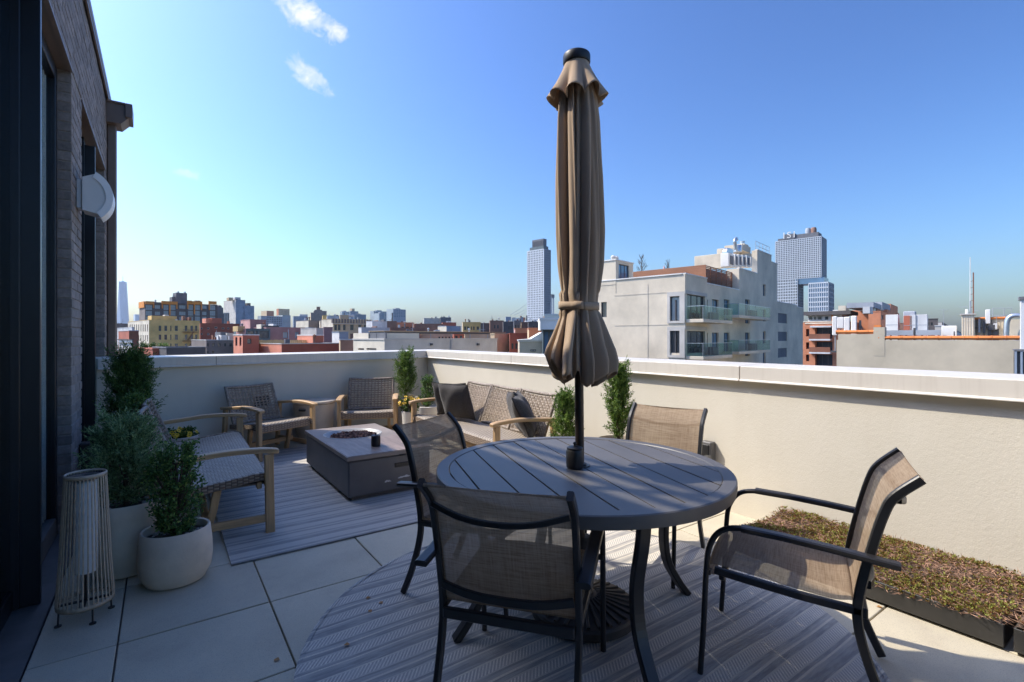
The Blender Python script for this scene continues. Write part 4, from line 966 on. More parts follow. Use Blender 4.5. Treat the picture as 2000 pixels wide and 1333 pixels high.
# sedum trays along the sunlit parapet
def tray(y0, y1, label, seed):
    g = np.random.default_rng(seed); root = empty('sedum_tray', (3.27, (y0 + y1) / 2, 0), label=label, cat='planter', group='sedum trays')
    hy = (y1 - y0) / 2; hx = .312
    for a in (((-hx, -hx + .008), (-hy, hy)), ((hx - .008, hx), (-hy, hy)), ((-hx + .008, hx - .008), (-hy, -hy + .008)), ((-hx + .008, hx - .008), (hy - .008, hy))):
        MB().box(a[0][0], a[0][1], a[1][0], a[1][1], .012, .112, .002).build('side_panel', 'tray_metal', root)
    MB().box(-hx + .03, hx - .03, -hy + .03, hy - .03, 0, .02).build('tray_foot', 'black_plastic', root)
    def hz(x, y): return .108 + .018 * math.sin(x * 9 + seed) * math.cos(y * 5 + seed) + .030 * (1 - (x / hx) ** 4) * (1 - (y / hy) ** 6) + .03 * max(0, x / hx) * .8
    MB().grid(20, 40, lambda a, b: ((2 * a - 1) * (hx - .006), (2 * b - 1) * (hy - .006), hz((2 * a - 1) * hx, (2 * b - 1) * hy))).build('soil', 'soil', root, smooth=True)
    n = 6500; x = g.uniform(-hx - .012, hx - .01, n); y = g.uniform(-hy, hy, n)
    den = np.array([math.sin(a * 8 + seed) * math.sin(b * 6.5 + 1) + .6 * math.sin(a * 19 + b * 23) for a, b in zip(x, y)])
    keep = g.random(n) < np.clip(.55 + .5 * den, .12, 1); x, y = x[keep], y[keep]; m = len(x)
    c = np.stack([x, y, [hz(a, b) for a, b in zip(x, y)]], 1) + np.stack([np.zeros(m), np.zeros(m), g.uniform(.0, .022, m)], 1)
    V = []
    for k in range(7):
        a = k * .9 + g.random(m) * 6; d_ = unit(np.stack([np.cos(a) * .8, np.sin(a) * .8, g.uniform(.4, 1.3, m)], 1)); V.append(leaves(c + d_ * .002, d_, rand_unit(m), g.uniform(.008, .016, m), g.uniform(.004, .0075, m)))
    o = quads(np.concatenate(V), 'sedum', 'sedum', root, 'stuff')
    n = 11000; p = np.stack([g.uniform(-hx - .01, hx - .01, n), g.uniform(-hy, hy, n)], 1); z = np.array([hz(a, b) for a, b in p]) + g.uniform(-.002, .016, n)
    d_ = unit(np.stack([g.normal(size=n), g.normal(size=n), g.normal(size=n) * .25 + .12], 1)); V = leaves(np.c_[p, z], d_, rand_unit(n), g.uniform(.02, .055, n), g.uniform(.0018, .004, n))
    quads(V, 'dry_stems', 'sedum_dry', root, 'stuff')
    n = 60; p = np.stack([g.uniform(-hx, hx, n), g.uniform(-hy, hy, n)], 1); z = np.array([hz(a, b) for a, b in p]); d_ = unit(np.stack([g.normal(size=n) * .2, g.normal(size=n) * .2, np.ones(n)], 1))
    quads(leaves(np.c_[p, z], d_, rand_unit(n), g.uniform(.04, .075, n), np.full(n, .0022)), 'flower_stalks', 'sedum_dry', root, 'stuff')
    return root
tray(.52, 1.76, 'shallow black tray of green and brown sedum beside the side on chair', 1)
t2 = tray(-.75, .49, 'second black sedum tray with a white cord, cut by the right frame edge', 4)
MB().tube(smooth_path([(-.345, .30, .02), (-.33, .34, .03), (-.325, .40, .07), (-.318, .43, .125), (-.30, .46, .128), (-.318, .49, .10), (-.325, .50, .07)], 5), .003, 6).build('cord', 'rope_white', t2)
# dry leaves on rug and pavers
lf = MB().add([(0, -.010, 0), (.012, .002, .004), (.0, .018, .001), (-.012, .002, .004)], [(0, 1, 2), (0, 2, 3)]).mesh('dry_leaf', 'dry_leaf')
for x, y, z, lab, grp in ((.86, 2.50, .014, 'a', 1), (.90, 2.42, .014, 'a', 1), (.83, 2.37, .014, 'a', 1), (.66, 2.17, .014, 'a', 1), (.39, 2.26, .002, 'b', 0), (2.93, .96, .002, 'c', 0)):
    o = place(lf, 'dry_leaf', None, (x, y, z), (0, 0, random.random() * 6))
    if lab == 'a': tag(o, 'tiny dry orange leaf lying on the round striped rug', 'leaf', 'dry leaves on the round rug')
    else: tag(o, 'tiny dry orange leaf on the grey pavers left of the round rug' if lab == 'b' else 'tiny dry orange leaf in the paver joint beside the sedum tray', 'leaf')

# ------------------------------------------------------------------ the city beyond, on its own street grid
GZ = -20.0
def M_(n, c, **k): return pm(n, c, **{**dict(rough=.85, var=.22, vs=.35, detail=8), **k})
for n_, c_ in dict(c_yellow=(.74, .50, .19), c_cream=(.74, .66, .52), c_greybeige=(.52, .49, .45), c_concrete=(.56, .53, .48), c_darkbrick=(.29, .085, .055), c_redbrick=(.46, .14, .085), c_salmon=(.72, .27, .17),
                   c_mauve=(.38, .21, .20), c_pink=(.58, .32, .29), c_brown=(.28, .155, .11), c_tan=(.58, .44, .28), c_orange=(.78, .29, .05), c_charcoal=(.11, .10, .10), c_slate=(.16, .165, .18), c_white=(.78, .76, .72),
                   c_stone=(.24, .20, .18), c_orangebrick=(.56, .225, .12), c_plaster=(.53, .455, .335), c_stucco=(.69, .60, .465), c_tealtrim=(.12, .16, .17), c_bluegrey=(.30, .36, .44), c_palegrey=(.62, .62, .62), c_tilecoping=(.68, .22, .06), c_tanwood=(.60, .42, .20),
                   c_rust=(.24, .10, .06), c_brownwood=(.30, .145, .085), c_greenery=(.16, .18, .05), c_roof=(.20, .19, .18), c_steel=(.35, .38, .42)).items(): M_(n_, c_)
pm('c_glass', (.05, .065, .08), .08, var=.35, vs=.6, spec=.8)
pm('c_glassblue', (.10, .19, .30), .10, var=.25, vs=.05, spec=.8)
pm('c_glasspale', (.30, .38, .44), .12, var=.2, vs=.05, spec=.8)
pm('c_silver', (.62, .64, .66), .3, .8, var=.1)
pm('c_frame', (.07, .07, .075), .5)
pm('c_towerwhite', (.62, .66, .70), .5, var=.06, vs=.02)
pm('c_towergrey', (.27, .30, .35), .5, var=.06, vs=.02)  # frame grey; also the shaded sides of the gridded towers
pm('c_street', (.055, .055, .056), .9, var=.2, vs=.05)
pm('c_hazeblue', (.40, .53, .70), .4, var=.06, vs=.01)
GYAW = R(12)                                  # street grid turned against the terrace
GA = Vector((-math.sin(GYAW), math.cos(GYAW))); GB = Vector((math.cos(GYAW), math.sin(GYAW)))
cY, sY = math.cos(YAW), math.sin(YAW)
def gp(px, Z): X = (px - 1000) / FPX * Z; return Vector((X * cY + Z * sY, -X * sY + Z * cY))
def along(c, d, px):
    r_ = gp(px, 1.0); return -(c.x * r_.y - c.y * r_.x) / (d.x * r_.y - d.y * r_.x)
def depth(p): return p.x * sY + p.y * cY
def zat(py, Z): return EYE + (HOR - py) / FPX * Z
ground = MB().box(-4000, 5000, -1000, 5200, GZ - 1, GZ).build('ground', 'c_street'); tag(ground, kind='structure')
WIN = {}
def win_mesh(w_, h_, glass='c_glass', frame='c_frame', mull=1, rail=1):
    k = (round(w_, 1), round(h_, 1), glass, frame, mull, rail)
    if k not in WIN:
        mb = MB(); t = min(.07, w_ * .1); mb.m = 0
        mb.box(0, t, -.05, .03, 0, h_); mb.box(w_ - t, w_, -.05, .03, 0, h_); mb.box(t, w_ - t, -.05, .03, 0, t); mb.box(t, w_ - t, -.05, .03, h_ - t, h_)
        for i in range(1, mull): x = w_ * i / mull; mb.box(x - t / 2, x + t / 2, -.04, .02, t, h_ - t)
        for i in range(1, rail): z = h_ * i / rail; mb.box(t, w_ - t, -.04, .02, z - t / 2, z + t / 2)
        mb.m = 1; mb.box(t, w_ - t, -.01, .0, t, h_ - t)
        WIN[k] = mb.mesh('window', [frame, glass])
    return WIN[k]
def wall_cells(mb, w_, z0, z1, ops, f, rec):
    """wall from 0..w_, z0..z1 with openings (x0,x1,za,zb); f(x, depth, z)"""
    xs = sorted({0, w_, *[max(0, min(w_, o[0])) for o in ops], *[max(0, min(w_, o[1])) for o in ops]}); zs = sorted({z0, z1, *[max(z0, min(z1, o[2])) for o in ops], *[max(z0, min(z1, o[3])) for o in ops]})
    for xa, xb in zip(xs[:-1], xs[1:]):
        for za, zb in zip(zs[:-1], zs[1:]):
            xm, zm = (xa + xb) / 2, (za + zb) / 2
            if any(o[0] < xm < o[1] and o[2] < zm < o[3] for o in ops): continue
            mb.add([f(xa, 0, za), f(xb, 0, za), f(xb, 0, zb), f(xa, 0, zb)], [(0, 1, 2, 3)])
    for xa, xb, za, zb in ops:
        c = [(xa, za), (xb, za), (xb, zb), (xa, zb)]
        for i in range(4):
            (p, q), (r_, s_) = c[i], c[(i + 1) % 4]; mb.add([f(p, 0, q), f(r_, 0, s_), f(r_, rec, s_), f(p, rec, q)], [(0, 1, 2, 3)])
class Bld:
    """a block on the street grid: near corner at pixel pxc and distance Z; left face runs along GA, right face along GB"""
    def __init__(s, name, label, Z, pxl, pxc, pxr, ytop, mat, ml=None, cat='building', zb=GZ, d=None, wd=None, roofmat='c_roof', par=.0, parmat=None, group=None, face=None):
        yaw = GYAW
        if face is None: face = pxc > 560 and pxc - pxl < 3.5
        s.c = gp(pxc, Z); s.Z = Z
        if face: yaw = -math.atan2(s.c.x, s.c.y) + R(1.5)          # this block turns its front to the terrace
        s.GA = Vector((-math.sin(yaw), math.cos(yaw))); s.GB = Vector((math.cos(yaw), math.sin(yaw)))
        s.w = wd or along(s.c, s.GB, pxr); s.d = d or (max(8, Z * .05) if face else along(s.c, s.GA, pxl)); s.zt = zat(ytop, Z); s.zb = zb; s.mat = mat; s.ml = ml or mat
        s.root = empty(name, (s.c.x, s.c.y, zb), yaw, label, cat, group); s.ro = []; s.lo = []; s.rw = []; s.lw = []; s.roofmat = roofmat; s.par = par; s.parmat = parmat or mat
    def R(s, px0, py0, px1, py1):        # a rectangle on the right face
        a, b = along(s.c, s.GB, px0), along(s.c, s.GB, px1); Zm = depth(s.c + s.GB * (a + b) / 2); return (a, b, zat(py1, Zm) - s.zb, zat(py0, Zm) - s.zb)
    def L(s, px0, py0, px1, py1):        # a rectangle on the left face, x measured from the corner
        a, b = along(s.c, s.GA, px1), along(s.c, s.GA, px0); Zm = depth(s.c + s.GA * (a + b) / 2); return (a, b, zat(py1, Zm) - s.zb, zat(py0, Zm) - s.zb)
    def win(s, side, r, **k): (s.ro if side == 'R' else s.lo).append(r); (s.rw if side == 'R' else s.lw).append((r, k)); return s
    def wins(s, side, cols, rows, **k):
        for p0, p1 in cols:
            for q0, q1 in rows: s.win(side, (s.R if side == 'R' else s.L)(p0, q0, p1, q1), **k)
        return s
    def done(s, rec=.18, cap=True):
        h = s.zt - s.zb; mb = MB(); mb.m = 0
        wall_cells(mb, s.w, 0, h, s.ro, lambda x, q, z: (x, q, z), rec)
        mb.add([(s.w, 0, 0), (s.w, s.d, 0), (s.w, s.d, h), (s.w, 0, h)], [(0, 1, 2, 3)]); mb.add([(0, s.d, 0), (s.w, s.d, 0), (s.w, s.d, h), (0, s.d, h)], [(3, 2, 1, 0)])
        mb.m = 1; wall_cells(mb, s.d, 0, h, s.lo, lambda y, q, z: (q, y, z), rec)
        mb.build('wall', [s.mat, s.ml], s.root, fix=False)
        t = .25
        MB().box(t, s.w - t, t, s.d - t, h - .5 - s.par, h - .35 - s.par).build('roof', s.roofmat, s.root)
        ca = MB(); ca.box(-.06, s.w + .06, -.06, t, h - .02, h + .12); ca.box(-.06, t, t, s.d + .06, h - .02, h + .12); ca.box(s.w - t, s.w + .06, t, s.d + .06, h - .02, h + .12); ca.box(t, s.w - t, s.d - t, s.d + .06, h - .02, h + .12)
        if cap: ca.build('parapet_cap', s.parmat, s.root)
        g = random.Random(s.root['label']); h0 = h - .36 - s.par
        if 60 < s.Z < 700 and s.d > 5 and s.w > 4:
            for k in range(g.choice((1, 2, 3, 4))):
                x, y = g.uniform(.8, s.w - 1.6), g.uniform(1.0, min(s.d - 1.2, 7)); q = g.random()
                if q < .45: a_ = g.uniform(.5, 1.3); MB().box(x, x + a_, y, y + g.uniform(.5, 1.0), h0, h0 + g.uniform(.8, 1.5), .04).build('roof_unit', g.choice(('c_palegrey', 'c_steel', 'c_white', 'c_slate')), s.root)
                elif q < .75: MB().lathe([(.16, 0), (.16, g.uniform(.9, 1.5)), (.28, 1.5), (.28, 1.7), (.05, 1.85)], 8, (x, y, h0)).build('roof_vent', g.choice(('c_silver', 'c_rust', 'c_slate')), s.root)
                else: MB().tube([(x, y, h0), (x, y, h0 + g.uniform(1.8, 3.2))], .05, 5).box(x - .5, x + .5, y - .03, y + .03, h0 + 1.5, h0 + 1.56).build('roof_aerial', 'c_steel', s.root)
        if s.rw: MB().box(.02, s.w - .02, rec + .02, rec + .06, 0, h - .6).build('interior', 'c_frame', s.root)
        if s.lw: MB().box(rec + .02, rec + .06, .02, s.d - .02, 0, h - .6).build('interior', 'c_frame', s.root)
        for r, k in s.rw: place(win_mesh(r[1] - r[0], r[3] - r[2], **k), 'window', s.root, (r[0], rec, r[2])).scale = ((r[1] - r[0]) / round(r[1] - r[0], 1) if False else 1, 1, 1)
        for r, k in s.lw: place(win_mesh(r[1] - r[0], r[3] - r[2], **k), 'window', s.root, (rec, r[1], r[2]), (0, 0, -math.pi / 2))
        return s
    def box(s, name, mat, a0, a1, d0, d1, z0, z1, c=0): return MB().box(a0, a1, d0, d1, z0 - s.zb, z1 - s.zb, c).build(name, mat, s.root)
    def top_block(s, name, mat, pxl, pxr, ytop, dback, dd, zb=None):
        """something standing on the roof, dback behind the right face"""
        c2 = s.c + s.GA * dback; a0, a1 = along(c2, s.GB, pxl), along(c2, s.GB, pxr); Zm = depth(c2 + s.GB * (a0 + a1) / 2)
        return s.box(name, mat, a0, a1, dback, dback + dd, zb if zb is not None else s.zt - .5, zat(ytop, Zm))
def cols(x0, x1, n, w_): return [(x0 + (x1 - x0) * i / (n - 1) - w_ / 2, x0 + (x1 - x0) * i / (n - 1) + w_ / 2) for i in range(n)]

# --- low blocks close behind the back parapet
b = Bld('low_block', 'low red brick extension at far left with dark parapet', 62, 226, 298, 325, 683, 'c_redbrick', 'c_redbrick', d=9, zb=-8); b.done()
b = Bld('low_block', 'low dark grey clad block behind the back parapet', 60, 325, 325.2, 402, 680.5, 'c_charcoal', d=7, zb=-8, parmat='c_slate'); b.done()
b = Bld('red_house', 'salmon red rendered house with two slit windows and dark right side', 74, 457, 550, 664, 672.5, 'c_darkbrick', 'c_salmon', parmat='c_greybeige'); b.done()  # sunlit left and shaded right are put into the wall colours
b2 = Bld('stair_head', 'tall narrow red stair head with two slit windows', 76, 456, 474, 506, 655, 'c_redbrick', 'c_salmon', parmat='c_white')  # salmon left side carries its sunlight in the colour
b2.wins('L', [(459.5, 463.5), (467.5, 471.5)], [(659, 676)], glass='c_glass'); b2.wins('R', [(483, 491)], [(662, 672)]); b2.done()
b = Bld('roof_fence', 'tan wooden board fence along the red house roof', 79, 489, 492, 633, 664.5, 'c_tanwood', 'c_tanwood', cat='fence', zb=-1.6, d=.3, roofmat='c_tanwood')
b.root.location.z = b.zb; h_ = b.zt - b.zb; nbd = int(b.w / .34); me_ = MB().box(0, .30, 0, .06, 0, h_).mesh('board', 'c_tanwood')
for i in range(nbd): place(me_, 'board', b.root, (i * .34, random.uniform(-.01, .01), random.uniform(-.06, .03)))
b = Bld('red_shed', 'small red rendered roof shed behind the tan fence', 84, 584, 611, 632, 655.5, 'c_redbrick', 'c_salmon', zb=-6, parmat='c_white', d=6); b.done()  # sunlit salmon side and shaded red side, done by wall colour
b = Bld('brick_row', 'weathered dark brick row house with white roof edge', 118, 401, 403, 457, 665, 'c_stone', 'c_stone', parmat='c_white', d=12)
b.wins('R', [(404, 408), (414, 419), (426, 431), (438, 442), (448, 453)], [(671, 677)]); b.wins('R', [(404, 408), (414, 419)], [(686, 691)]); b.done()
b.top_block('roof_hut', 'c_white', 432, 443, 655, 4, 4); b.top_block('roof_hut', 'c_slate', 430, 444, 649, 8, 4); b.top_block('roof_hut', 'c_cream', 443, 456, 651, 7, 3)
for i_, (p_, y_) in enumerate(((417, 655), (421, 659), (427, 656), (449, 657))): b.top_block('chimney', 'c_rust' if i_ < 2 else 'c_palegrey', p_ - 1.4, p_ + 1.4, y_, 3 + i_, 1)
# far-left fragments
b = Bld('white_shed', 'white rendered shed with dark edge near the downspout', 66, 226, 258, 260, 664.5, 'c_charcoal', 'c_white', zb=-8, d=9); b.done()
b = Bld('brown_house', 'small brown red house behind the white shed', 110, 232, 252, 271, 646.5, 'c_rust', 'c_redbrick', parmat='c_palegrey', d=12); b.done()
b = Bld('grey_house', 'pale grey flat roof house left of the yellow building', 130, 224, 258, 262, 640, 'c_palegrey', 'c_palegrey', d=20); b.done()
b = Bld('far_hall', 'distant grey brown hall under the hazy glass tower', 260, 224, 226, 252, 632.5, 'c_stone', 'c_stone', d=20); b.done()
# --- yellow building
b = Bld('yellow_building', 'yellow painted brick building with two rows of windows and fire escape', 182, 250, 291, 390, 625.5, 'c_yellow', 'c_cream', par=.3)  # cream left side: its sunlight is put into the colour
rows = [(636.5, 647), (654, 664), (671.5, 682)]
b.wins('R', [(310, 315), (321, 326.5), (332.5, 335), (341.5, 347.5), (361, 366), (372, 377), (381, 385.5)], rows, frame='c_slate', rail=2)
b.wins('L', cols(254, 288, 9, 1.6), [(634, 648), (655, 666)], glass='c_glass', frame='c_rust'); b.done(.25)
b.top_block('roof_shed', 'c_yellow', 296, 345.5, 617.5, 2.5, 6); b.top_block('roof_cap', 'c_palegrey', 322, 330, 615.5, 4, 3)
for p_, y_, m_t in ((359, 618, 'c_brown'), (371, 620, 'c_rust')): b.top_block('chimney', m_t, p_ - 2, p_ + 3, y_, 1, 2)
fe = MB()
for y_ in (648.6, 666):
    r_ = b.R(356, y_, 386, y_ + 1); fe.box(r_[0], r_[1], -1.1, -.02, r_[2], r_[3]); fe.box(r_[0], r_[1], -1.1, -1.05, r_[2] + .95, r_[2] + 1.05)
    for i in range(9): x = r_[0] + (r_[1] - r_[0]) * i / 8; fe.box(x - .02, x + .02, -1.1, -1.05, r_[3], r_[2] + 1)
for (pa, ya), (pb_, yb) in (((366, 665), (377, 650)), ((366, 682), (377, 667))):
    A_ = b.R(pa, ya - .5, pa + .1, ya); B_ = b.R(pb_, yb - .5, pb_ + .1, yb); fe.tube([(A_[0], -.6, A_[2]), (B_[0], -.6, B_[2])], .14, 4); fe.tube([(A_[0], -.9, A_[2] + .6), (B_[0], -.9, B_[2] + .6)], .05, 4)
o = fe.build('fire_escape', 'c_rust', b.root); o['kind'] = 'stuff'
gv = rng.normal(size=(900, 3)); cpos = gp(330, 150)
for px_, ww, lab in ((284, 7, 'low green shrub on a roof left of the yellow building'), (318, 9, 'bright green shrub row on the roof before the yellow building'), (299, 4, 'small green roof shrub at the corner of the yellow building')):
    q = gp(px_, 118); zt_ = zat(673, 118); root = empty('roof_shrub', (q.x, q.y, zt_ - 1.6), label=lab, cat='shrub'); n_ = 700
    P_ = rng.normal(size=(n_, 3)) * np.array([ww * .055, ww * .055, .42]) + np.array([0, 0, 1.0]); quads(leaves(P_, rand_unit(n_), rand_unit(n_), np.full(n_, .28), np.full(n_, .2)), 'foliage', 'juniper_green', root)
    MB().tube([(0, 0, 0), (0, 0, 1)], .08, 5).build('stem', 'bark', root)
    MB().box(-ww * .16, ww * .16, -.5, .5, -.6, .25).build('planter', 'c_slate', root)
# --- orange and charcoal flats
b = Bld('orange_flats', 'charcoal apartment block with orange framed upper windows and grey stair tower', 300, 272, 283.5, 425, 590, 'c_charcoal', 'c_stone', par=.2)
gl = dict(glass='c_glasspale', frame='c_tealtrim')
for p0, p1 in ((284.5, 297.5), (319.5, 329.5), (333, 343.5), (367.5, 377.5), (381, 391), (410, 421)): b.win('R', b.R(p0, 596, p1, 606), mull=3, rail=2, **gl); b.win('R', b.R(p0, 607.5, p1, 617), mull=3, rail=2, **gl); b.win('R', b.R(p0, 618.5, p1, 628), mull=3, rail=2, **gl)
for p0, p1 in ((302.5, 313), (350, 363), (395, 404)): b.win('R', b.R(p0, 596.5, p1, 603.5), mull=3, **gl); b.win('R', b.R(p0, 609, p1, 616), mull=3, **gl); b.win('R', b.R(p0, 619, p1, 627), mull=3, **gl)
b.done(.5)
for p0, p1 in ((283.5, 301), (315, 346.5), (365, 394.5), (407, 422.5)):
    r_ = b.R(p0, 589, p1, 595); b.box('orange_band', 'c_orange', r_[0], r_[1], -.7, -.02, r_[2] + GZ, r_[3] + GZ)
for p0, yb in ((298.5, 602), (315.5, 603), (330.2, 616), (344, 604), (365.2, 604), (378.2, 614), (392, 606), (407.3, 606)):
    r_ = b.R(p0, 595, p0 + 2.4, yb); b.box('orange_pier', 'c_orange', r_[0], r_[1], -.7, -.02, r_[2] + GZ, r_[3] + GZ)
r_ = b.L(272.5, 590, 283, 602); b.box('orange_band', 'c_orange', -.5, -.02, r_[0], r_[1], r_[2] + GZ, r_[3] + GZ)
b.top_block('stair_tower', 'c_slate', 344, 365.5, 572.5, 3, 8); b.top_block('stair_tower', 'c_slate', 336, 348, 580.5, 4, 6)
for p_, y_ in ((348.5, 569.5), (361.5, 570), (339.5, 577), (304, 586)): b.top_block('vent', 'c_steel', p_ - 1, p_ + 1.4, y_, 5, 2)
for p0, p1 in ((367, 375), (382, 392)): b.top_block('roof_canopy', 'c_frame', p0, p1, 587.6, 6, 4, zb=zat(588.6, 308))
# --- grey concrete tower and neighbours
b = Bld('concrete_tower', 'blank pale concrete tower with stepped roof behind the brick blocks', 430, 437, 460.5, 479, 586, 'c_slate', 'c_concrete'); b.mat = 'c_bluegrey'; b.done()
b.top_block('roof_plant', 'c_tan', 447, 455, 581.5, 4, 6); b.top_block('roof_plant', 'c_palegrey', 459, 470, 581, 4, 6)
b = Bld('concrete_tower', 'lower blank grey concrete wing right of the pale tower', 434, 478, 478.5, 496.5, 597.5, 'c_bluegrey', 'c_bluegrey', d=20); b.done()
b.top_block('tank', 'c_charcoal', 483, 489.5, 592.5, 6, 6)
b = Bld('finned_block', 'pale block with dark vertical slots below the concrete tower', 400, 424, 424.3, 448, 611, 'c_concrete', 'c_concrete', d=20); b.wins('R', cols(427, 446.5, 7, 1.5), [(613.5, 634)]); b.done(.8)
b = Bld('dark_block', 'dark grey block with a domed tank beside the orange flats', 360, 421, 422, 436, 601, 'c_slate', 'c_slate', d=14); b.done()
c_ = gp(428, 366); dome = empty('domed_tank', (c_.x, c_.y, zat(601, 366)), label='dark domed roof tank beside the orange flats', cat='tank'); MB().lathe([(1.7, 0), (1.8, .6), (1.4, 1.3), (.6, 1.7), (0, 1.8)], 16).build('dome', 'c_charcoal', dome, smooth=True); MB().lathe([(1.9, -.3), (1.9, .02)], 16).build('base_ring', 'c_steel', dome)
# --- dark brick block
b = Bld('brick_block', 'dark red brick apartment block with paired small windows', 232, 390, 391, 468, 632, 'c_darkbrick', 'c_redbrick', d=16)
for p0, p1, ys in ((391.5, 396, (640, 651)), (404.5, 409, (640, 651)), (419, 424.5, (638.5,)), (433, 438, (640,)), (443.5, 448, (640, 650)), (458, 463, (640,))):
    for y_ in ys: b.win('R', b.R(p0, y_, p1, y_ + 3.6), glass='c_glass', frame='c_palegrey'); 
b.done(.2)
b.top_block('stair_head', 'c_redbrick', 413, 433, 622, 3, 7); b.top_block('stair_head', 'c_salmon', 402.5, 413, 622.5, 4, 6); b.top_block('chimney', 'c_redbrick', 446, 449, 628, 2, 2)
# --- mauve house with dark glazing
b = Bld('mauve_house', 'mauve and pink rendered house with dark glazed penthouse', 128, 470, 488.5, 520, 625, 'c_mauve', 'c_pink', d=None); b.done()
b = Bld('glazed_penthouse', 'dark glazed penthouse in front of the mauve house', 116, 479, 480, 528, 643, 'c_tealtrim', 'c_tealtrim', d=8, zb=-8); b.wins('R', [(484, 496), (499, 503), (507, 525)], [(647, 661)], glass='c_glass', mull=2); b.done(.3)
b = Bld('pink_house', 'pink rendered corner house below the mauve house', 104, 461.5, 479, 480, 643, 'c_pink', 'c_pink', d=None, zb=-12); b.done(); b.top_block('roof_cap', 'c_tanwood', 464.5, 478.5, 637.5, 1, 3)
b = Bld('mauve_wing', 'long mauve wing with teal windows behind the tan fence', 122, 519, 520, 597, 640, 'c_mauve', 'c_mauve', d=8, zb=-8)
b.wins('R', [(553, 562), (576, 584)], [(649, 661)], glass='c_glasspale', frame='c_tealtrim', mull=2); b.done(.3)
b.top_block('roof_vent', 'c_cream', 510, 517, 634, 2, 3); b.top_block('roof_vent', 'c_white', 533.5, 539.5, 633, 3, 3); b.top_block('roof_rail', 'c_frame', 512, 545, 636.5, 2, .3)
c_ = gp(563.5, 112); pl_ = empty('roof_mast', (c_.x, c_.y, -3), label='thin grey roof mast over the mauve wing', cat='mast'); MB().tube([(0, 0, 0), (0, 0, zat(643.5, 112) + 3)], .10, 6).build('pole', 'c_steel', pl_); MB().box(-.5, .5, -.5, .5, 0, .3).build('foot', 'c_steel', pl_)
# --- glass and tan towers mid-left
b = Bld('glass_block', 'blue grey glass block below the two tan towers', 900, 503, 510, 552, 617.5, 'c_bluegrey', 'c_glassblue'); b.wins('R', cols(522, 549, 9, 1.9), [(620 + 3.6 * i, 622.4 + 3.6 * i) for i in range(5)]); b.done(.4)
b = Bld('tan_tower', 'low brown tower behind the glass block', 980, 510, 521, 535, 607.5, 'c_brown', 'c_tan'); b.done()
b = Bld('tan_tower', 'taller tan tower behind the glass block', 960, 540, 544, 565.5, 603.5, 'c_tan', 'c_orangebrick'); b.done()
b = Bld('glass_tower', 'pale blue glass slab right of the tan tower', 940, 551, 552, 567.5, 616, 'c_glasspale', 'c_glasspale', d=30); b.done()
b = Bld('far_block', 'hazy grey flats left of the stepped brown tower', 1000, 570, 573, 601, 618, 'c_bluegrey', 'c_bluegrey', d=40); b.done(); b.top_block('upper_floor', 'c_palegrey', 585, 601, 614.5, 8, 20)
b = Bld('stepped_tower', 'stepped brown institutional tower on the skyline', 820, 604, 607, 638, 611, 'c_stone', 'c_tan', d=40); b.done()
b.top_block('upper_floor', 'c_stone', 613, 638, 607.5, 8, 24); b.top_block('cupola', 'c_brown', 618.5, 625.5, 599.5, 12, 8); b.top_block('cupola', 'c_stone', 614.5, 629, 605.5, 10, 12)
b = Bld('yellow_gable', 'small yellow walled house under the stepped tower', 330, 629, 630, 638.5, 616.5, 'c_yellow', 'c_yellow', d=10); b.done()
b = Bld('white_block', 'white roofed block right of the yellow walled house', 320, 638, 639, 664, 617, 'c_palegrey', 'c_palegrey', d=10, parmat='c_charcoal'); b.done()
for i_, (l_, c0, r0, yt, m1, lab, Z_) in enumerate(((664, 668, 683, 609, 'c_glasspale', 'pale glass flats at the left of the blue cluster', 1200), (680, 684, 700, 608, 'c_glassblue', 'bright blue glass tower in the middle of the blue cluster', 1250), (690, 692, 715, 614.5, 'c_glassblue', 'lower blue glass tower at the right of the blue cluster', 1150), (723, 730, 758, 608, 'c_glasspale', 'white and blue glass flats on the skyline', 1300), (755, 768, 792.5, 604, 'c_bluegrey', 'steel blue glass tower standing apart on the skyline', 1200), (723, 741, 750, 612, 'c_glassblue', 'blue panelled flats before the white glass flats', 1260))):
    b = Bld('glass_tower', lab, Z_, l_, c0, r0, yt, m1, 'c_glasspale'); n_c = max(4, int((r0 - c0) / 3.4))
    b.wins('R', cols(c0 + 2, r0 - 2, n_c, 1.9), [(yt + 2 + 3 * i, yt + 3.9 + 3 * i) for i in range(5)], glass='c_glassblue', frame='c_towergrey'); b.done(.3)
    b.top_block('roof_plant', 'c_tan' if i_ == 1 else 'c_steel', c0 + (r0 - c0) * .2, c0 + (r0 - c0) * .55, yt - (5 if i_ == 1 else 1.6), 8, 10)
b = Bld('dark_chimney', 'thin dark chimney beside the steel blue tower', 700, 765, 765.2, 767.5, 611.5, 'c_charcoal', cat='chimney', d=4); b.done()
# --- tan row with cornice
b = Bld('cornice_house', 'tan tenement with deep dark cornice and tall windows', 172, 628, 650.5, 724, 624, 'c_tan', 'c_cream')  # left side coloured lighter, as the sun lights it
b.wins('R', [(653, 658), (660, 665), (670, 675), (684, 690.5), (700, 706), (711, 716)], [(634.5, 645.5), (652, 662)], frame='c_charcoal', rail=2); b.done(.2)
r_ = b.R(650.5, 624, 724, 632); b.box('cornice', 'c_stone', -.7, r_[1], -.8, -.02, r_[2] + GZ, r_[3] + GZ)
me_ = MB().box(0, .35, -1.0, -.8, 0, r_[3] - r_[2]).mesh('bracket', 'c_tan')
for i in range(14): place(me_, 'bracket', b.root, (i * (r_[1] - .4) / 13, 0, r_[2]))
r_ = b.R(650.5, 632.5, 724, 633.8); b.box('string_course', 'c_white', -.4, r_[1], -.45, -.02, r_[2] + GZ, r_[3] + GZ)
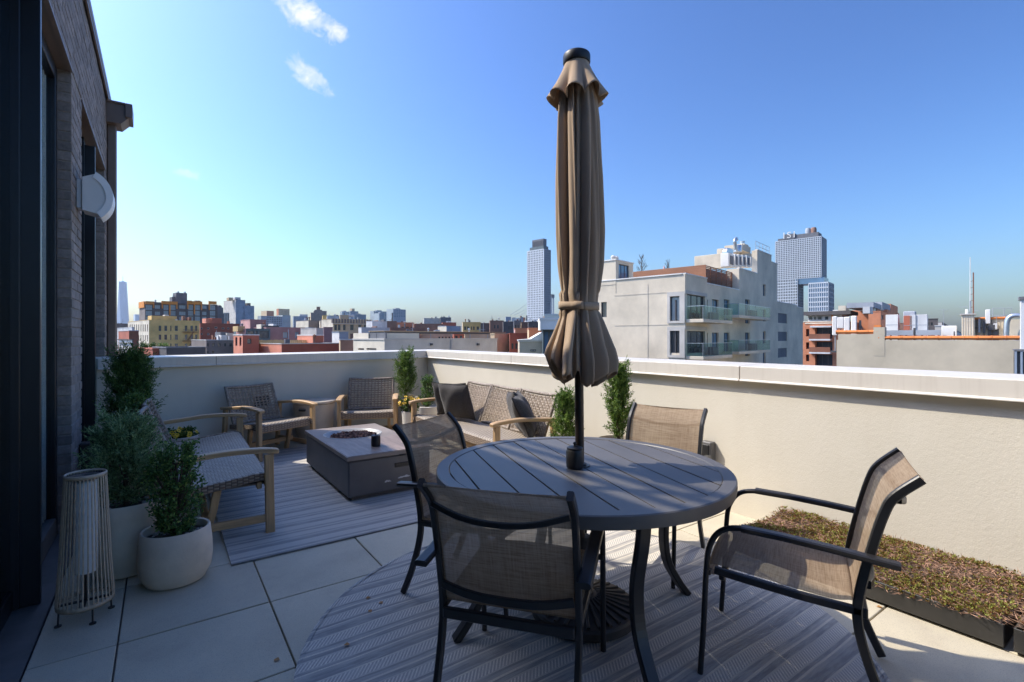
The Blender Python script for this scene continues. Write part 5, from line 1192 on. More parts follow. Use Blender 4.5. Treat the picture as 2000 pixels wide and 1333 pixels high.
b = Bld('cream_gable', 'cream gable wall with a dark painted side', 190, 578, 602.5, 624, 626.5, 'c_stone', 'c_cream', d=None); b.done()
b = Bld('cream_house', 'plain cream house between gable and cornice house', 184, 624, 625, 632, 627.5, 'c_cream', 'c_cream', d=12); b.done()
b = Bld('tan_house', 'tan house with white stair head behind the cornice', 260, 662, 664, 681, 616, 'c_tan', 'c_tan', d=12); b.done(); b.top_block('stair_head', 'c_white', 679, 691, 615, 2, 6)
b = Bld('grey_gable', 'plain taupe wall under the cornice house', 128, 631, 632.5, 650, 640, 'c_mauve', 'c_mauve', d=10); b.done()
b = Bld('slate_roof', 'slate grey roofed shed beside the taupe wall', 118, 597, 598, 612, 641, 'c_bluegrey', 'c_palegrey', d=7, zb=-6); b.done()
b = Bld('stone_wall_house', 'speckled stone wall right of the slate shed', 112, 611, 618, 632, 642, 'c_greybeige', 'c_greybeige', d=8, zb=-8); b.done()
b = Bld('blue_hut', 'small blue and white hut on a roof', 92, 648.5, 662.5, 680, 649.5, 'c_bluegrey', 'c_white', zb=-5, d=None); b.done()
b = Bld('flat_roof', 'dark flat roof with pale edge left of the cream block', 70, 663, 664.5, 691, 664.5, 'c_brown', 'c_tan', zb=-8, d=6, parmat='c_steel'); b.done()
# --- cream block (nearest): sunlit side coloured cream, shaded long wall coloured grey
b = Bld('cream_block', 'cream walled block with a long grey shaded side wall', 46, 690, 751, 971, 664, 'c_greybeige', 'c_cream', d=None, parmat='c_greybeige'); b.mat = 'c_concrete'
b.win('L', b.L(699, 680.5, 711, 684), mull=4, glass='c_slate'); b.win('L', b.L(716, 680.5, 735, 684), mull=6, glass='c_slate'); b.done()
r_ = b.L(690, 651, 719.5, 664); b.box('raised_wall', 'c_cream', .0, 6, r_[0], r_[1], b.zt - .1, r_[3] + GZ)
for p0, p1 in ((720, 733.5), (734.5, 751)): r_ = b.L(p0, 650.5, p1, 663.5); b.box('screen_panel', 'c_slate', .1, .25, r_[0], r_[1], b.zt + .1, r_[3] + GZ)
r_ = b.R(880, 664, 884, 690); b.box('downpipe', 'c_greybeige', r_[0], r_[1], -.12, -.02, r_[2] + GZ, r_[3] + GZ)
for p_ in (840, 931): r_ = b.R(p_, 671, p_ + 3.4, 675); b.box('wall_light', 'c_frame', r_[0], r_[1], -.2, -.02, r_[2] + GZ, r_[3] + GZ)
# thin pergola roof standing on it
Zp = 62; c_ = gp(752, Zp); pg = empty('steel_pergola', (c_.x, c_.y, zat(664, Zp) - 1), GYAW, 'thin dark steel canopy on posts above the grey wall', 'canopy'); Lp = along(c_, GB, 986); hz_ = zat(649, Zp) - (zat(664, Zp) - 1)
MB().box(0, Lp, 0, 3.5, hz_ - .16, hz_ + .10).build('canopy_roof', 'c_frame', pg); MB().box(-.2, Lp + .1, -.15, 3.6, hz_ + .10, hz_ + .16).build('canopy_edge', 'c_tan', pg)
for i in range(7): MB().box(i * Lp / 6 - .04, i * Lp / 6 + .04, .1, .18, 0, hz_).build('post', 'c_steel', pg)
b = Bld('white_hut', 'small white hut under the steel canopy', 66, 757, 759, 774, 653, 'c_white', 'c_white', zb=-3, d=3); b.done()
b = Bld('tan_low_house', 'tan low houses seen under the steel canopy', 120, 822, 823, 900, 652, 'c_tan', 'c_tan', d=8, zb=-12); b.wins('R', cols(858, 884, 5, 3), [(658, 663)], glass='c_glass'); b.done()
b = Bld('brick_low_house', 'dark brick low house seen under the steel canopy', 116, 774, 776, 822, 651, 'c_brown', 'c_brown', d=8, zb=-12); b.wins('R', [(786, 790), (800, 808)], [(655, 660)]); b.done()
b = Bld('red_low_house', 'red low house under the right of the steel canopy', 112, 885, 886, 908, 653, 'c_redbrick', 'c_redbrick', d=8, zb=-12); b.wins('R', [(889, 894), (898, 903)], [(656, 661)]); b.done()
b = Bld('tan_low_house', 'tan wall with white rooftop units right of the red low house', 108, 907, 908, 970, 654, 'c_tan', 'c_tan', d=8, zb=-12); b.done(); b.top_block('roof_unit', 'c_white', 940, 944, 651, 2, 2); b.top_block('roof_unit', 'c_white', 955, 960, 653, 1, 2)
# --- middle distance right of the cornice house
for lab, nm, Z_, l_, c0, r0, yt, m1, m2, wn_ in (
        ('pale blank gable with white chimney stacks', 'pale_gable', 150, 715, 727, 756, 628, 'c_palegrey', 'c_palegrey', None),
        ('lower pale grey lean-to before the blank gable', 'pale_gable', 140, 700, 706, 761, 640.5, 'c_palegrey', 'c_white', None),
        ('dark brown brick side wall next to the pale gable', 'brown_house', 200, 754, 755, 775, 628, 'c_brown', 'c_brown', None),
        ('orange brown arched brick house on the skyline', 'arched_house', 230, 772, 775, 808, 630.5, 'c_orangebrick', 'c_tan', ((784, 791), (793, 799), (802, 806))),
        ('long dark brown brick range on the skyline', 'brown_range', 220, 806, 808, 866, 633, 'c_brown', 'c_brown', None),
        ('low brown wall with grey top in front of the brown range', 'brown_wall', 150, 760, 762, 830, 641, 'c_brown', 'c_brown', None),
        ('grey hillside block with flat dark roofs', 'grey_block', 420, 826, 828, 862, 622, 'c_greybeige', 'c_greybeige', None),
        ('dark roofed grey block right of the hillside block', 'grey_block', 410, 858, 860, 881, 620.5, 'c_slate', 'c_slate', None),
        ('red brick house with white parapet', 'red_house', 260, 862, 864, 891, 630.5, 'c_redbrick', 'c_salmon', None),
        ('cream and grey sheds under the red brick house', 'grey_shed', 170, 855, 872, 900, 637.5, 'c_bluegrey', 'c_cream', None),
        ('tan pedimented house with four windows', 'pediment_house', 200, 903, 904, 939, 630, 'c_yellow', 'c_tan', ((906.5, 910.5), (912, 916), (920, 922), (924, 927), (931, 935.5))),
        ('dark blue grey side of the pedimented house', 'dark_house', 198, 938.5, 939, 957, 632, 'c_charcoal', 'c_charcoal', None),  # separate dark block; the shade of that side is its colour
        ('ragged brown brick house with bare climber stems', 'brown_house', 190, 956, 957, 984, 627, 'c_brown', 'c_brown', ((965, 967.5), (971, 974))),
        ('charcoal house with two dark windows', 'dark_house', 170, 982.5, 983, 1003, 629, 'c_charcoal', 'c_charcoal', ((993, 995.5), (997, 999.5))),
        ('narrow grey house right of the charcoal house', 'grey_house', 180, 1003, 1004, 1018, 627, 'c_slate', 'c_slate', ((1006, 1008.5), (1011, 1013))),
        ('brown gabled house left of the dark tiled house', 'brown_house', 175, 1016, 1018, 1032, 630, 'c_brown', 'c_tan', None),
        ('dark tiled house before the white gridded tower', 'dark_house', 165, 1031, 1032, 1062, 629, 'c_charcoal', 'c_charcoal', ((1041, 1044), (1047, 1050))),
        ('peach rendered stair head above the maroon house', 'peach_house', 95, 1004, 1006, 1031, 642.5, 'c_orangebrick', 'c_pink', None),
        ('maroon clad house with two windows', 'maroon_house', 70, 995, 996, 1030, 652.5, 'c_darkbrick', 'c_darkbrick', ((999, 1003), (1006.5, 1010.5))),
        ('tan rendered house left of the maroon house', 'tan_house', 72, 958, 966, 996, 653, 'c_tan', 'c_tan', None),
        ('ochre timber clad house under a maroon roof', 'ochre_house', 60, 1031, 1033, 1070, 642.5, 'c_orangebrick', 'c_tan', None)):
    b = Bld(nm, lab, Z_, l_, c0, r0, yt, m1, m2, d=None)
    if wn_: b.wins('R', wn_, [(yt + 8.2, yt + 15)] if Z_ > 80 else [(671, 682)], frame='c_frame')
    b.done(.2)
    if nm in ('arched_house', 'brown_range', 'grey_block', 'brown_house', 'dark_house', 'grey_house', 'pale_gable'):
        for i in range(2):
            p_ = c0 + (r0 - c0) * random.uniform(.15, .8); b.top_block('chimney', random.choice(('c_brown', 'c_slate', 'c_white', 'c_rust')), p_, p_ + random.uniform(1.4, 3.5), yt - random.uniform(1.2, 3.4), 2 + i * 2, 2)
for p_, y_, m_t, ww in ((1008, 622, 'c_white', 9), (1017, 620, 'c_steel', 5), (1016.5, 618, 'c_rust', 2.6), (1022, 621, 'c_salmon', 4), (1000, 621, 'c_palegrey', 7), (988, 619.5, 'c_bluegrey', 10), (1028, 617, 'c_slate', 2)):
    b = Bld('far_block', 'small distant roof block left of the white gridded tower' if False else {1008: 'white distant roof block near the bridge cables', 1017: 'grey distant roof block near the bridge cables', 1016.5: 'rust coloured chimney left of the white gridded tower', 1022: 'red distant gable left of the white gridded tower', 1000: 'pale distant roof block under the bridge cables', 988: 'blue grey distant block at the foot of the bridge cables', 1028: 'dark slim chimney beside the white gridded tower'}[p_], 330, p_ - .2, p_, p_ + ww, y_, m_t, d=8); b.done()
# bridge cables and a far bridge tower
for i, (x0, y0, x1, y1) in enumerate(((996, 616, 1031, 592), (1004, 616, 1031, 601), (1014, 617, 1031, 607))):
    A_, B_ = gp(x0, 1500), gp(x1, 1500); o = MB().tube([(A_.x, A_.y, zat(y0, 1500)), ((A_.x + B_.x) / 2, (A_.y + B_.y) / 2, zat((y0 + y1) / 2 + 1, 1500)), (B_.x, B_.y, zat(y1, 1500))], .55, 5).build('bridge_cable', 'c_bluegrey'); tag(o, ('uppermost', 'middle', 'lowest')[i] + ' of three bridge cables left of the white gridded tower', 'cable', 'bridge cables')
c_ = gp(1078.5, 1550); bt = empty('bridge_tower', (c_.x, c_.y, GZ), GYAW, 'dark far bridge tower between the gridded tower and the umbrella', 'tower')
MB().box(-7, -3.5, -2, 2, 0, zat(577, 1550) - GZ).build('leg', 'c_bluegrey', bt); MB().box(3.5, 7, -2, 2, 0, zat(577, 1550) - GZ).build('leg', 'c_bluegrey', bt); MB().box(-8, 8, -3, 3, zat(582, 1550) - GZ, zat(575.5, 1550) - GZ).build('cross_head', 'c_slate', bt)
# --- gridded towers
def grid_tower(root, w_, d_, z0, z1, nc, nr, nl, mat, glass, off=(0, 0), t=.42, ml=None):
    x, y = off
    MB().box(x, x + w_, y, y + d_, z0, z1).build('glass_core', glass, root)
    g = MB()
    for i in range(nc + 1): q = x + w_ * i / nc; g.box(q - w_ / nc * t * .5, q + w_ / nc * t * .5, y - .7, y - .02, z0, z1)
    for j in range(nr + 1): q = z0 + (z1 - z0) * j / nr; g.box(x, x + w_, y - .5, y - .03, q - (z1 - z0) / nr * t * .42, q + (z1 - z0) / nr * t * .42)
    o = g.build('facade_grid', mat, root); o['kind'] = 'stuff'
    g = MB()
    for i in range(nl + 1): q = y + d_ * i / nl; g.box(x - .7, x - .02, q - d_ / nl * t * .5, q + d_ / nl * t * .5, z0, z1)
    for j in range(nr + 1): q = z0 + (z1 - z0) * j / nr; g.box(x - .5, x - .03, y, y + d_, q - (z1 - z0) / nr * t * .42, q + (z1 - z0) / nr * t * .42)
    o = g.build('facade_grid', ml or mat, root); o['kind'] = 'stuff'
Zt = 820; c_ = gp(1062, Zt); tw = empty('gridded_tower', (c_.x, c_.y, GZ), GYAW, 'tall white gridded residential tower left of the umbrella', 'tower')
w_, d_ = along(c_, GB, 1075), along(c_, GA, 1030.5); grid_tower(tw, w_, d_, 0, zat(487, Zt) - GZ, 8, 44, 10, 'c_towergrey', 'c_glass', ml='c_towerwhite', t=.5)  # left grid coloured white as sunlit, front grid grey as shaded
MB().box(2.5, w_ - 2.5, 2.5, d_ - 2.5, zat(487, Zt) - GZ, zat(479.5, Zt) - GZ).build('setback_floor', 'c_tealtrim', tw); MB().box(5, w_ - 4, 5, d_ - 6, zat(479.5, Zt) - GZ, zat(464.5, Zt) - GZ).build('crown', 'c_slate', tw)
g = MB()
for i in range(9): g.box(4.6, 4.98, 6 + i * (d_ - 14) / 8, 7.2 + i * (d_ - 14) / 8, zat(478, Zt) - GZ, zat(468, Zt) - GZ)
g.build('crown_fins', 'c_frame', tw)
Z2 = 640; c_ = gp(1604, Z2); tw = empty('portal_tower', (c_.x, c_.y, GZ), GYAW, 'tall grey gridded tower with a square opening and a lower white wing', 'tower')
# broad lit face runs along GA; narrow right side, a sliver, is coloured grey as its shade
d_ = along(c_, GA, 1515); w_ = along(c_, GB, 1612); dp_ = along(c_, GA, 1557.5); zt_ = zat(462, Z2) - GZ; zo = zat(541.5, Z2) - GZ
grid_tower(tw, w_ + 4, d_, zo, zt_, 4, 21, 26, 'c_towergrey', 'c_glass', ml='c_towerwhite', t=.36)
grid_tower(tw, w_ + 4, d_ - dp_, 0, zo, 4, 26, 13, 'c_towergrey', 'c_glass', off=(0, dp_), ml='c_towerwhite', t=.36)
MB().box(-.3, w_ + 3, -3, dp_ + 3, zat(553, Z2) - GZ, zo - .2).build('sky_bridge', 'c_glassblue', tw)
dl = along(c_, GA, 1580); grid_tower(tw, w_ + 8, dl + 8, 0, zat(553, Z2) - GZ, 4, 15, 9, 'c_towergrey', 'c_glassblue', off=(-1.5, -8), ml='c_towerwhite', t=.3)
sg = MB().box(4, w_, d_ * .55, d_ * .97, zt_, zt_ + 4).build('roof_plant', 'c_slate', tw)
MB().box(3, w_ - 1, along(c_, GA, 1551), along(c_, GA, 1529), zt_ + 2, zat(448.5, Z2) - GZ).build('sign_box', 'c_slate', tw); MB().box(4, w_ - 1, 4, d_ * .55, zt_, zt_ + 7).build('roof_plant', 'c_slate', tw)
for p_, m_t in ((1574, 'c_steel'), (1585, 'c_brown')): MB().lathe([(3.4, 0), (3.4, 7), (2.6, 9)], 14, (w_ * .5, along(c_, GA, p_), zt_ + 6)).build('tank', m_t, tw, smooth=True, angle=40)
for i_, ch_ in enumerate('1S1'):
    fc = bpy.data.curves.new('sign_letter', 'FONT'); fc.body = ch_; fc.size = 12; fc.extrude = .15; fc.align_x = 'CENTER'
    fo = bpy.data.objects.new('sign_letter_source', fc); col.objects.link(fo); bpy.context.view_layer.update()
    me_ = bpy.data.meshes.new_from_object(fo.evaluated_get(bpy.context.evaluated_depsgraph_get())); bpy.data.objects.remove(fo); me_.materials.clear(); me_.materials.append(MATS['c_white'])
    place(me_, 'sign_letter', tw, (2.75, along(c_, GA, 1540) + (1 - i_) * 6.2, zt_ + 3.4), (R(90), 0, R(-90)))
# far hazy glass tower
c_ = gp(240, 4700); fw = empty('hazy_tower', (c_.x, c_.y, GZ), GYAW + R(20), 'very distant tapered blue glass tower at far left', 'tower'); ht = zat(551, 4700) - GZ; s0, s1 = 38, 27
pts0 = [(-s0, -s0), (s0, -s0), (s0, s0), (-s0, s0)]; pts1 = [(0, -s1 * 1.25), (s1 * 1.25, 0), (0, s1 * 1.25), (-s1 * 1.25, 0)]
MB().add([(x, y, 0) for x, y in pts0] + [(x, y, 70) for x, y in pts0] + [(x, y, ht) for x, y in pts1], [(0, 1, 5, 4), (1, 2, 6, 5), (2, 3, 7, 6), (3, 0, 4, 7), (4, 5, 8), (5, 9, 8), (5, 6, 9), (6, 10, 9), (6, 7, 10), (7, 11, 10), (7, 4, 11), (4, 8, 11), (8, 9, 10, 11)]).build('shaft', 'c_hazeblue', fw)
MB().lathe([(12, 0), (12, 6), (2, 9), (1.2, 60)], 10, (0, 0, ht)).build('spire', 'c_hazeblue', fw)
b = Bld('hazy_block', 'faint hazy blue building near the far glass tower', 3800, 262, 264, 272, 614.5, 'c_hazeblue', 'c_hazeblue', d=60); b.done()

# ------------------------------------------------------------------ pale apartment building right of the umbrella
ZA = 41.0; cA = gp(1338, ZA)
ab = empty('pale_apartments', (cA.x, cA.y, GZ), GYAW, 'pale stucco apartment building with glass balconies and stepped roof', 'building')
def ax(px): return along(cA, GB, px)
def ay(px): return along(cA, GA, px)
def az(py, px, left=False):
    q = cA + (GA * ay(px) if left else GB * ax(px)); return zat(py, depth(q)) - GZ
def rectR(p0, y0, p1, y1): pm_ = (p0 + p1) / 2; return (ax(p0), ax(p1), az(y1, pm_), az(y0, pm_))
def rectL(p0, y0, p1, y1): pm_ = (p0 + p1) / 2; return (ay(p1), ay(p0), az(y1, pm_, True), az(y0, pm_, True))
AD = ay(1160) + 3
def seg(p0, p1, ytop, dep, ops=(), d0=0, yp=None, cap=True, left=True):
    x0, x1 = ax(p0), ax(p1); h = az(ytop, yp or p0); mb = MB()
    wall_cells(mb, x1 - x0, 0, h, [(o[0] - x0, o[1] - x0, o[2], o[3]) for o in ops], lambda x, q, z: (x0 + x, d0 + q, z), .22)
    mb.add([(x1, d0, 0), (x1, dep, 0), (x1, dep, h), (x1, d0, h)], [(0, 1, 2, 3)])
    if left: mb.add([(x0, d0, 0), (x0, dep, 0), (x0, dep, h), (x0, d0, h)], [(3, 2, 1, 0)])
    mb.add([(x0, dep, 0), (x1, dep, 0), (x1, dep, h), (x0, dep, h)], [(3, 2, 1, 0)])
    mb.add([(x0, d0, h - .4), (x1, d0, h - .4), (x1, dep, h - .4), (x0, dep, h - .4)], [(0, 1, 2, 3)])
    mb.build('wall', 'c_stucco', ab, fix=False)
    if cap: MB().box(x0 + .002, x1 - .002, d0 - .05, d0 + .25, h, h + .10).build('parapet_cap', 'c_white', ab)
    return x0, x1, h
gw = dict(glass='c_glassblue', frame='c_frame')
R1 = [rectR(1342, 577, 1377, 624), rectR(1342, 647, 1377, 690), rectR(1342, 708, 1377, 760)]
R2 = [rectR(p0, y0, p1, y1) for p0, p1 in ((1383, 1390), (1398, 1411), (1421, 1432), (1444, 1456), (1462, 1471)) for y0, y1 in ((585, 632), (650, 696), (712, 762))]
R4 = [rectR(1496.5, y0, 1502, y1) for y0, y1 in ((555.5, 578.5), (605, 628), (647.5, 671.5), (688.5, 714))]
R5 = [rectR(1525.5, y0, 1543, y1) for y0, y1 in ((612.5, 631.5), (648.5, 666.5), (680.5, 698.5), (716, 735))]
LW = [rectL(1309, 579.5, 1328, 627.5), rectL(1309, 644.5, 1328, 690), rectL(1309, 712, 1328, 760), rectL(1174, 590.5, 1185, 620)]
x0, x1, hA = seg(1338, 1381, 535.5, AD, R1, left=False)
seg(1381, 1450.5, 552.5, 16, [r for r in R2 if r[1] < ax(1450)], d0=.35)
# left face of the corner part
mb = MB(); wall_cells(mb, AD, 0, hA, LW, lambda y, q, z: (q, y, z), .2); mb.build('wall', 'c_stucco', ab, fix=False)
MB().box(-.08, .22, .25, AD, hA, hA + .10).build('parapet_cap', 'c_white', ab)
seg(1450.5, 1485.5, 524, 1.6, [r for r in R2 if r[0] > ax(1450)], d0=.35); seg(1485.5, 1513, 488, .95, R4, d0=.35, cap=True); seg(1513, 1524, 512, .95, [], d0=.35); seg(1524, 1561, 590, 14, R5, d0=.35); seg(1561, 1573.5, 600, 14, [], d0=.35)
for r in R1: place(win_mesh(r[1] - r[0], r[3] - r[2], 'c_glass', 'c_frame', 3, 1), 'window', ab, (r[0], .22, r[2]))
for r in R2: place(win_mesh(r[1] - r[0], r[3] - r[2], 'c_glassblue', 'c_frame', 2, 1), 'window', ab, (r[0], .57, r[2]))
for r in R4: place(win_mesh(r[1] - r[0], r[3] - r[2], 'c_glassblue', 'c_frame', 1, 1), 'window', ab, (r[0], .57, r[2]))
for r in R5:
    lv = MB(); n_ = 12
    for i in range(n_): z = r[2] + (r[3] - r[2]) * i / n_; lv.box(r[0], r[1], .42, .55, z, z + .10)
    lv.build('louvre', 'c_slate', ab)
for i, r in enumerate(LW): place(win_mesh(r[1] - r[0], r[3] - r[2], 'c_glasspale' if i == 0 else 'c_glass', 'c_frame', 1, 1), 'window', ab, (.18, r[1], r[2]), (0, 0, -math.pi / 2))
MB().box(.03, ax(1484), .80, .9, 0, az(600, 1450)).build('interior', 'c_frame', ab); MB().box(.3, .36, .1, AD - .1, 0, hA - .6).build('interior', 'c_frame', ab)
# grey surrounds at the corner windows
for y0, y1 in ((570.5, 632), (638, 699)):
    r = rectL(1304, y0, 1338, y1); q = rectL(1309, y0 + 8.5, 1328, y1 - 5)
    sr = MB(); sr.box(-.09, -.04, r[0] + .0, q[0], r[2], r[3]); sr.box(-.09, -.04, q[1], r[1], r[2], r[3]); sr.box(-.09, -.04, q[0], q[1], q[3], r[3]); sr.box(-.09, -.04, q[0], q[1], r[2], q[2]); sr.build('window_surround', 'c_greybeige', ab)
    t_ = rectR(1338, y0, 1380, y0 + 6.5); MB().box(-.09, t_[1], -.06, -.01, t_[2], t_[3]).build('window_surround', 'c_greybeige', ab)
for px_ in (1265,): r = rectL(px_, 555, px_ + .6, 735); MB().box(-.038, -.025, r[0], r[1], r[2], r[3]).build('wall_joint', 'c_greybeige', ab)
for py_ in (571, 634, 700): r = rectL(1200, py_, 1304, py_ + .6); MB().box(-.038, -.025, r[0], r[1], az(py_ + .6, 1300, True), az(py_, 1300, True)).build('wall_joint', 'c_greybeige', ab)
# balconies
for p0, p1, ys, yt, out in ((1339, 1398, 626, 604.5, 1.5), (1339, 1398, 694, 671, 1.5), (1412, 1476, 622, 602, 1.5), (1412, 1476, 683, 665, 1.5)):
    a0, a1 = ax(p0), ax(p1); zs_ = az(ys, (p0 + p1) / 2 if p0 < 1400 else p1); zg = zs_ + 1.05
    bal = empty('balcony', parent=ab); bal.location = (a0, 0, zs_)
    L_ = a1 - a0
    MB().box(0, L_, -out, -.01, -.28, 0, .02).build('slab', 'c_stucco', bal)
    MB().box(0, L_, -out + .02, -out + .04, 0, 1.05).build('glass_panel', 'balcony_glass', bal); MB().box(.02, .04, -out + .06, -.1, 0, 1.05).build('glass_panel', 'balcony_glass', bal); MB().box(L_ - .04, L_ - .02, -out + .06, -.1, 0, 1.05).build('glass_panel', 'balcony_glass', bal)
    MB().box(-.01, L_ + .01, -out + .005, -out + .055, 1.05, 1.09).build('handrail', 'c_silver', bal); MB().box(.005, .055, -out + .06, -.1, 1.05, 1.09).build('handrail', 'c_silver', bal)
    for i in range(5): MB().box(L_ * i / 4 - .02, L_ * i / 4 + .02, -out + .045, -out + .07, 0, 1.05).build('post', 'c_steel', bal)
    MB().box(L_ * .55, L_ * .75, -.9, -.4, 0, .7, .05).build('seat', 'c_frame', bal)
# raised stair head at the left
x_, hB = 0, az(508.5, 1203, True); y0_, y1_ = ay(1203), AD
bw = ax(1338) + 2.6
mb = MB(); wall_cells(mb, 3.2, hA - 1.2, hB, [(.5, 2.4, az(546, 1228, True) + .25, az(546, 1228, True) + 1.6)], lambda x, q, z: (x - .03, y0_ + q, z), .15)
mb.add([(-.03, y0_, hA - .4), (-.03, y1_, hA - .4), (-.03, y1_, hB), (-.03, y0_, hB)], [(3, 2, 1, 0)]); mb.add([(3.17, y0_, hA - .4), (3.17, y1_, hA - .4), (3.17, y1_, hB), (3.17, y0_, hB)], [(0, 1, 2, 3)]); mb.add([(-.03, y0_, hB - .1), (3.17, y0_, hB - .1), (3.17, y1_, hB - .1), (-.03, y1_, hB - .1)], [(0, 1, 2, 3)])
mb.build('stair_head', 'c_stucco', ab, fix=False); place(win_mesh(1.9, 1.35, 'c_glassblue', 'c_frame', 3, 1), 'window', ab, (.47, y0_ + .15, az(546, 1228, True) + .25))
MB().box(-.1, 3.25, y0_ - .07, y0_ + .2, hB, hB + .1).build('parapet_cap', 'c_white', ab); MB().box(-.1, .15, y0_ + .2, y1_, hB, hB + .1).build('parapet_cap', 'c_white', ab)
# roof screens of brown slats
zs0, zs1 = az(565, 1400), az(516, 1400)
sx0 = ax(1400); sx1 = ax(1450)
pan = empty('roof_screen', parent=ab); pan.location = (0, 0, 0)
nsl = 15; yl = 12.5
for i in range(nsl):
    z = hA - .6 + (zs1 - hA + .6) * (i + .3) / nsl; hh = (zs1 - hA + .6) / nsl * .55
    MB().box(sx0, sx1, 1.0, 1.06, z, z + hh).build('slat', 'c_brownwood', pan)
    MB().box(sx0 - .06, sx0, 1.0, yl, z, z + (zs1 - hA + .6) / nsl * .93).build('slat', 'c_brownwood', pan)
for i in range(6): MB().box(sx0 + (sx1 - sx0) * i / 5 - .04, sx0 + (sx1 - sx0) * i / 5 + .04, 1.07, 1.15, hA - 1.6, zs1).build('post', 'c_rust', pan)
# rooftop plant
def unit_box(nm, mat, p0, p1, yt, yb, dback, dd, lab=None):
    c2 = cA + GA * dback; a0, a1 = along(c2, GB, p0), along(c2, GB, p1); Zm = depth(c2 + GB * (a0 + a1) / 2)
    return MB().box(a0, a1, dback, dback + dd, zat(yb, Zm) - GZ, zat(yt, Zm) - GZ, .03).build(nm, mat, ab), a0, a1, zat(yb, Zm) - GZ, zat(yt, Zm) - GZ
zpl = az(524, 1450.5) - .5; MB().box(sx0 + .3, ax(1512), 1.65, 13, zpl - 9, zpl).build('roof_deck', 'c_roof', ab)
unit_box('plant_wall', 'c_stucco', 1409.5, 1414, 496, 524, 9, 4)
for p0, p1, yt in ((1423, 1434, 496), (1435.5, 1441, 497), (1442.5, 1449, 498), (1450.5, 1457, 499), (1458.5, 1465, 500), (1466.5, 1472, 503)):
    o_, a0, a1, zb_, zt_2 = unit_box('condenser', 'c_white', p0, p1, yt, 522, 5.2, 1.0); MB().box(a0 + (a1 - a0) * .25, a1 - (a1 - a0) * .2, 5.13, 5.195, zb_ + .3, zt_2 - .3).build('fan_grille', 'c_slate', ab)
unit_box('plant_wall', 'c_stucco', 1434, 1470, 490, 500, 8, 2.5); unit_box('plant_room', 'c_stucco', 1449.5, 1466, 480, 492, 7, 2.5)
du = MB(); c2 = cA + GA * 6.5; dx_ = along(c2, GB, 1417); Zm = depth(c2 + GB * dx_); z1_ = zat(489, Zm) - GZ; zb_ = zat(517, Zm) - GZ
du.sweep(smooth_path([(dx_, 6.5, zb_), (dx_, 6.5, z1_ - .55), (dx_ + .15, 6.5, z1_ - .1), (dx_ + .6, 6.5, z1_), (dx_ + 2.0, 6.5, z1_)], 4), RECT(.33, .33, .05), (0, 1, 0)); du.build('duct', 'c_silver', ab)
du = MB(); dx_ = ax(1476); zt3 = az(488, 1490); du.lathe([(.42, 0), (.42, .7), (.38, .75)], 16, (dx_ + .9, 2.2, zt3 - .2)); du.build('exhaust_drum', 'c_silver', ab, smooth=True, angle=40)
MB().tube(smooth_path([(dx_ + .2, 2.2, zt3 - .1), (dx_ + .1, 2.2, zt3 + .5), (dx_ + .0, 2.2, zt3 + .9), (dx_ + .3, 2.2, zt3 + 1.2), (dx_ + .55, 2.2, zt3 + 1.1)], 5), .2, 12, bi=(0, 1, 0)).build('exhaust_elbow', 'c_silver', ab, smooth=True)
o_, a0, a1, zb_, zt_2 = unit_box('fan_curb', 'c_stucco', 1454, 1462, 477.5, 481, 7.6, 1.2); MB().lathe([(.32, 0), (.32, .35), (.4, .4), (.4, .5)], 14, ((a0 + a1) / 2, 8.2, zt_2)).build('roof_fan', 'c_silver', ab)
rl_ = MB(); xa, xb, zz = ax(1487), ax(1513), az(488, 1487)
for k in (.55, 1.05): rl_.tube([(xa, .6, zz + k), (xb, .6, zz + k)], .025, 5)
for i in range(5): rl_.tube([(xa + (xb - xa) * i / 4, .6, zz), (xa + (xb - xa) * i / 4, .6, zz + 1.05)], .025, 5)
o = rl_.build('roof_rail', 'c_steel', ab); o['kind'] = 'stuff'
for k_ in range(2): MB().lathe([(.05, 0), (.05, .55), (.22, .6), (.25, .8), (.12, .95)], 10, (2.0 + .55 * k_, y0_ + 1.5, hB - .1)).build('roof_vent', 'c_palegrey', ab)
# roof terrace: bare trees, folded pink parasol
def bare_tree(px, ytop, dback, label, seed):
    g = random.Random(seed); c2 = cA + GA * dback; c3 = c2 + GB * along(c2, GB, px); Zm = depth(c3); zb_ = hA + GZ - .4; h = zat(ytop, Zm) - zb_
    t = empty('bare_tree', (c3.x, c3.y, zb_), label=label, cat='tree', group='bare trees on the pale building roof'); tr = MB(); br = MB()
    tr.tube([(0, 0, 0), (.05, 0, h * .5), (0, .02, h * .95)], .05, 6, scale=[1, .6, .15], bi=(1, 0, 0)); tr.box(-.35, .35, -.35, .35, -.1, .45)
    for i in range(46):
        z = h * g.uniform(.22, .92); a = g.random() * 6.28; L = h * .28 * (1.15 - z / h) + .15; d_ = Vector((math.cos(a) * .55, math.sin(a) * .55, g.uniform(.5, 1.2))).normalized(); p = Vector((0, 0, z)); q = p + d_ * L
        br.tube([p, q], .026, 4, scale=[1, .4])
        for k in range(2): e_ = p + d_ * L * g.uniform(.4, .8); br.tube([e_, e_ + (d_ + Vector((g.uniform(-.6, .6), g.uniform(-.6, .6), .2))).normalized() * L * .45], .016, 3, scale=[1, .4])
    tr.build('trunk', 'bark', t); br.build('crown', 'bark', t)
bare_tree(1253, 494, 13, 'taller bare tree on the pale apartment roof', 1); bare_tree(1304, 507, 9, 'shorter bare tree on the pale apartment roof', 2)
c2 = cA + GA * 8.0; c3 = c2 + GB * along(c2, GB, 1297); pa = empty('folded_parasol', (c3.x, c3.y, hA + GZ - .4), label='small folded pink parasol on the pale apartment roof', cat='umbrella'); hp = zat(519, depth(c3)) - (hA + GZ - .4)
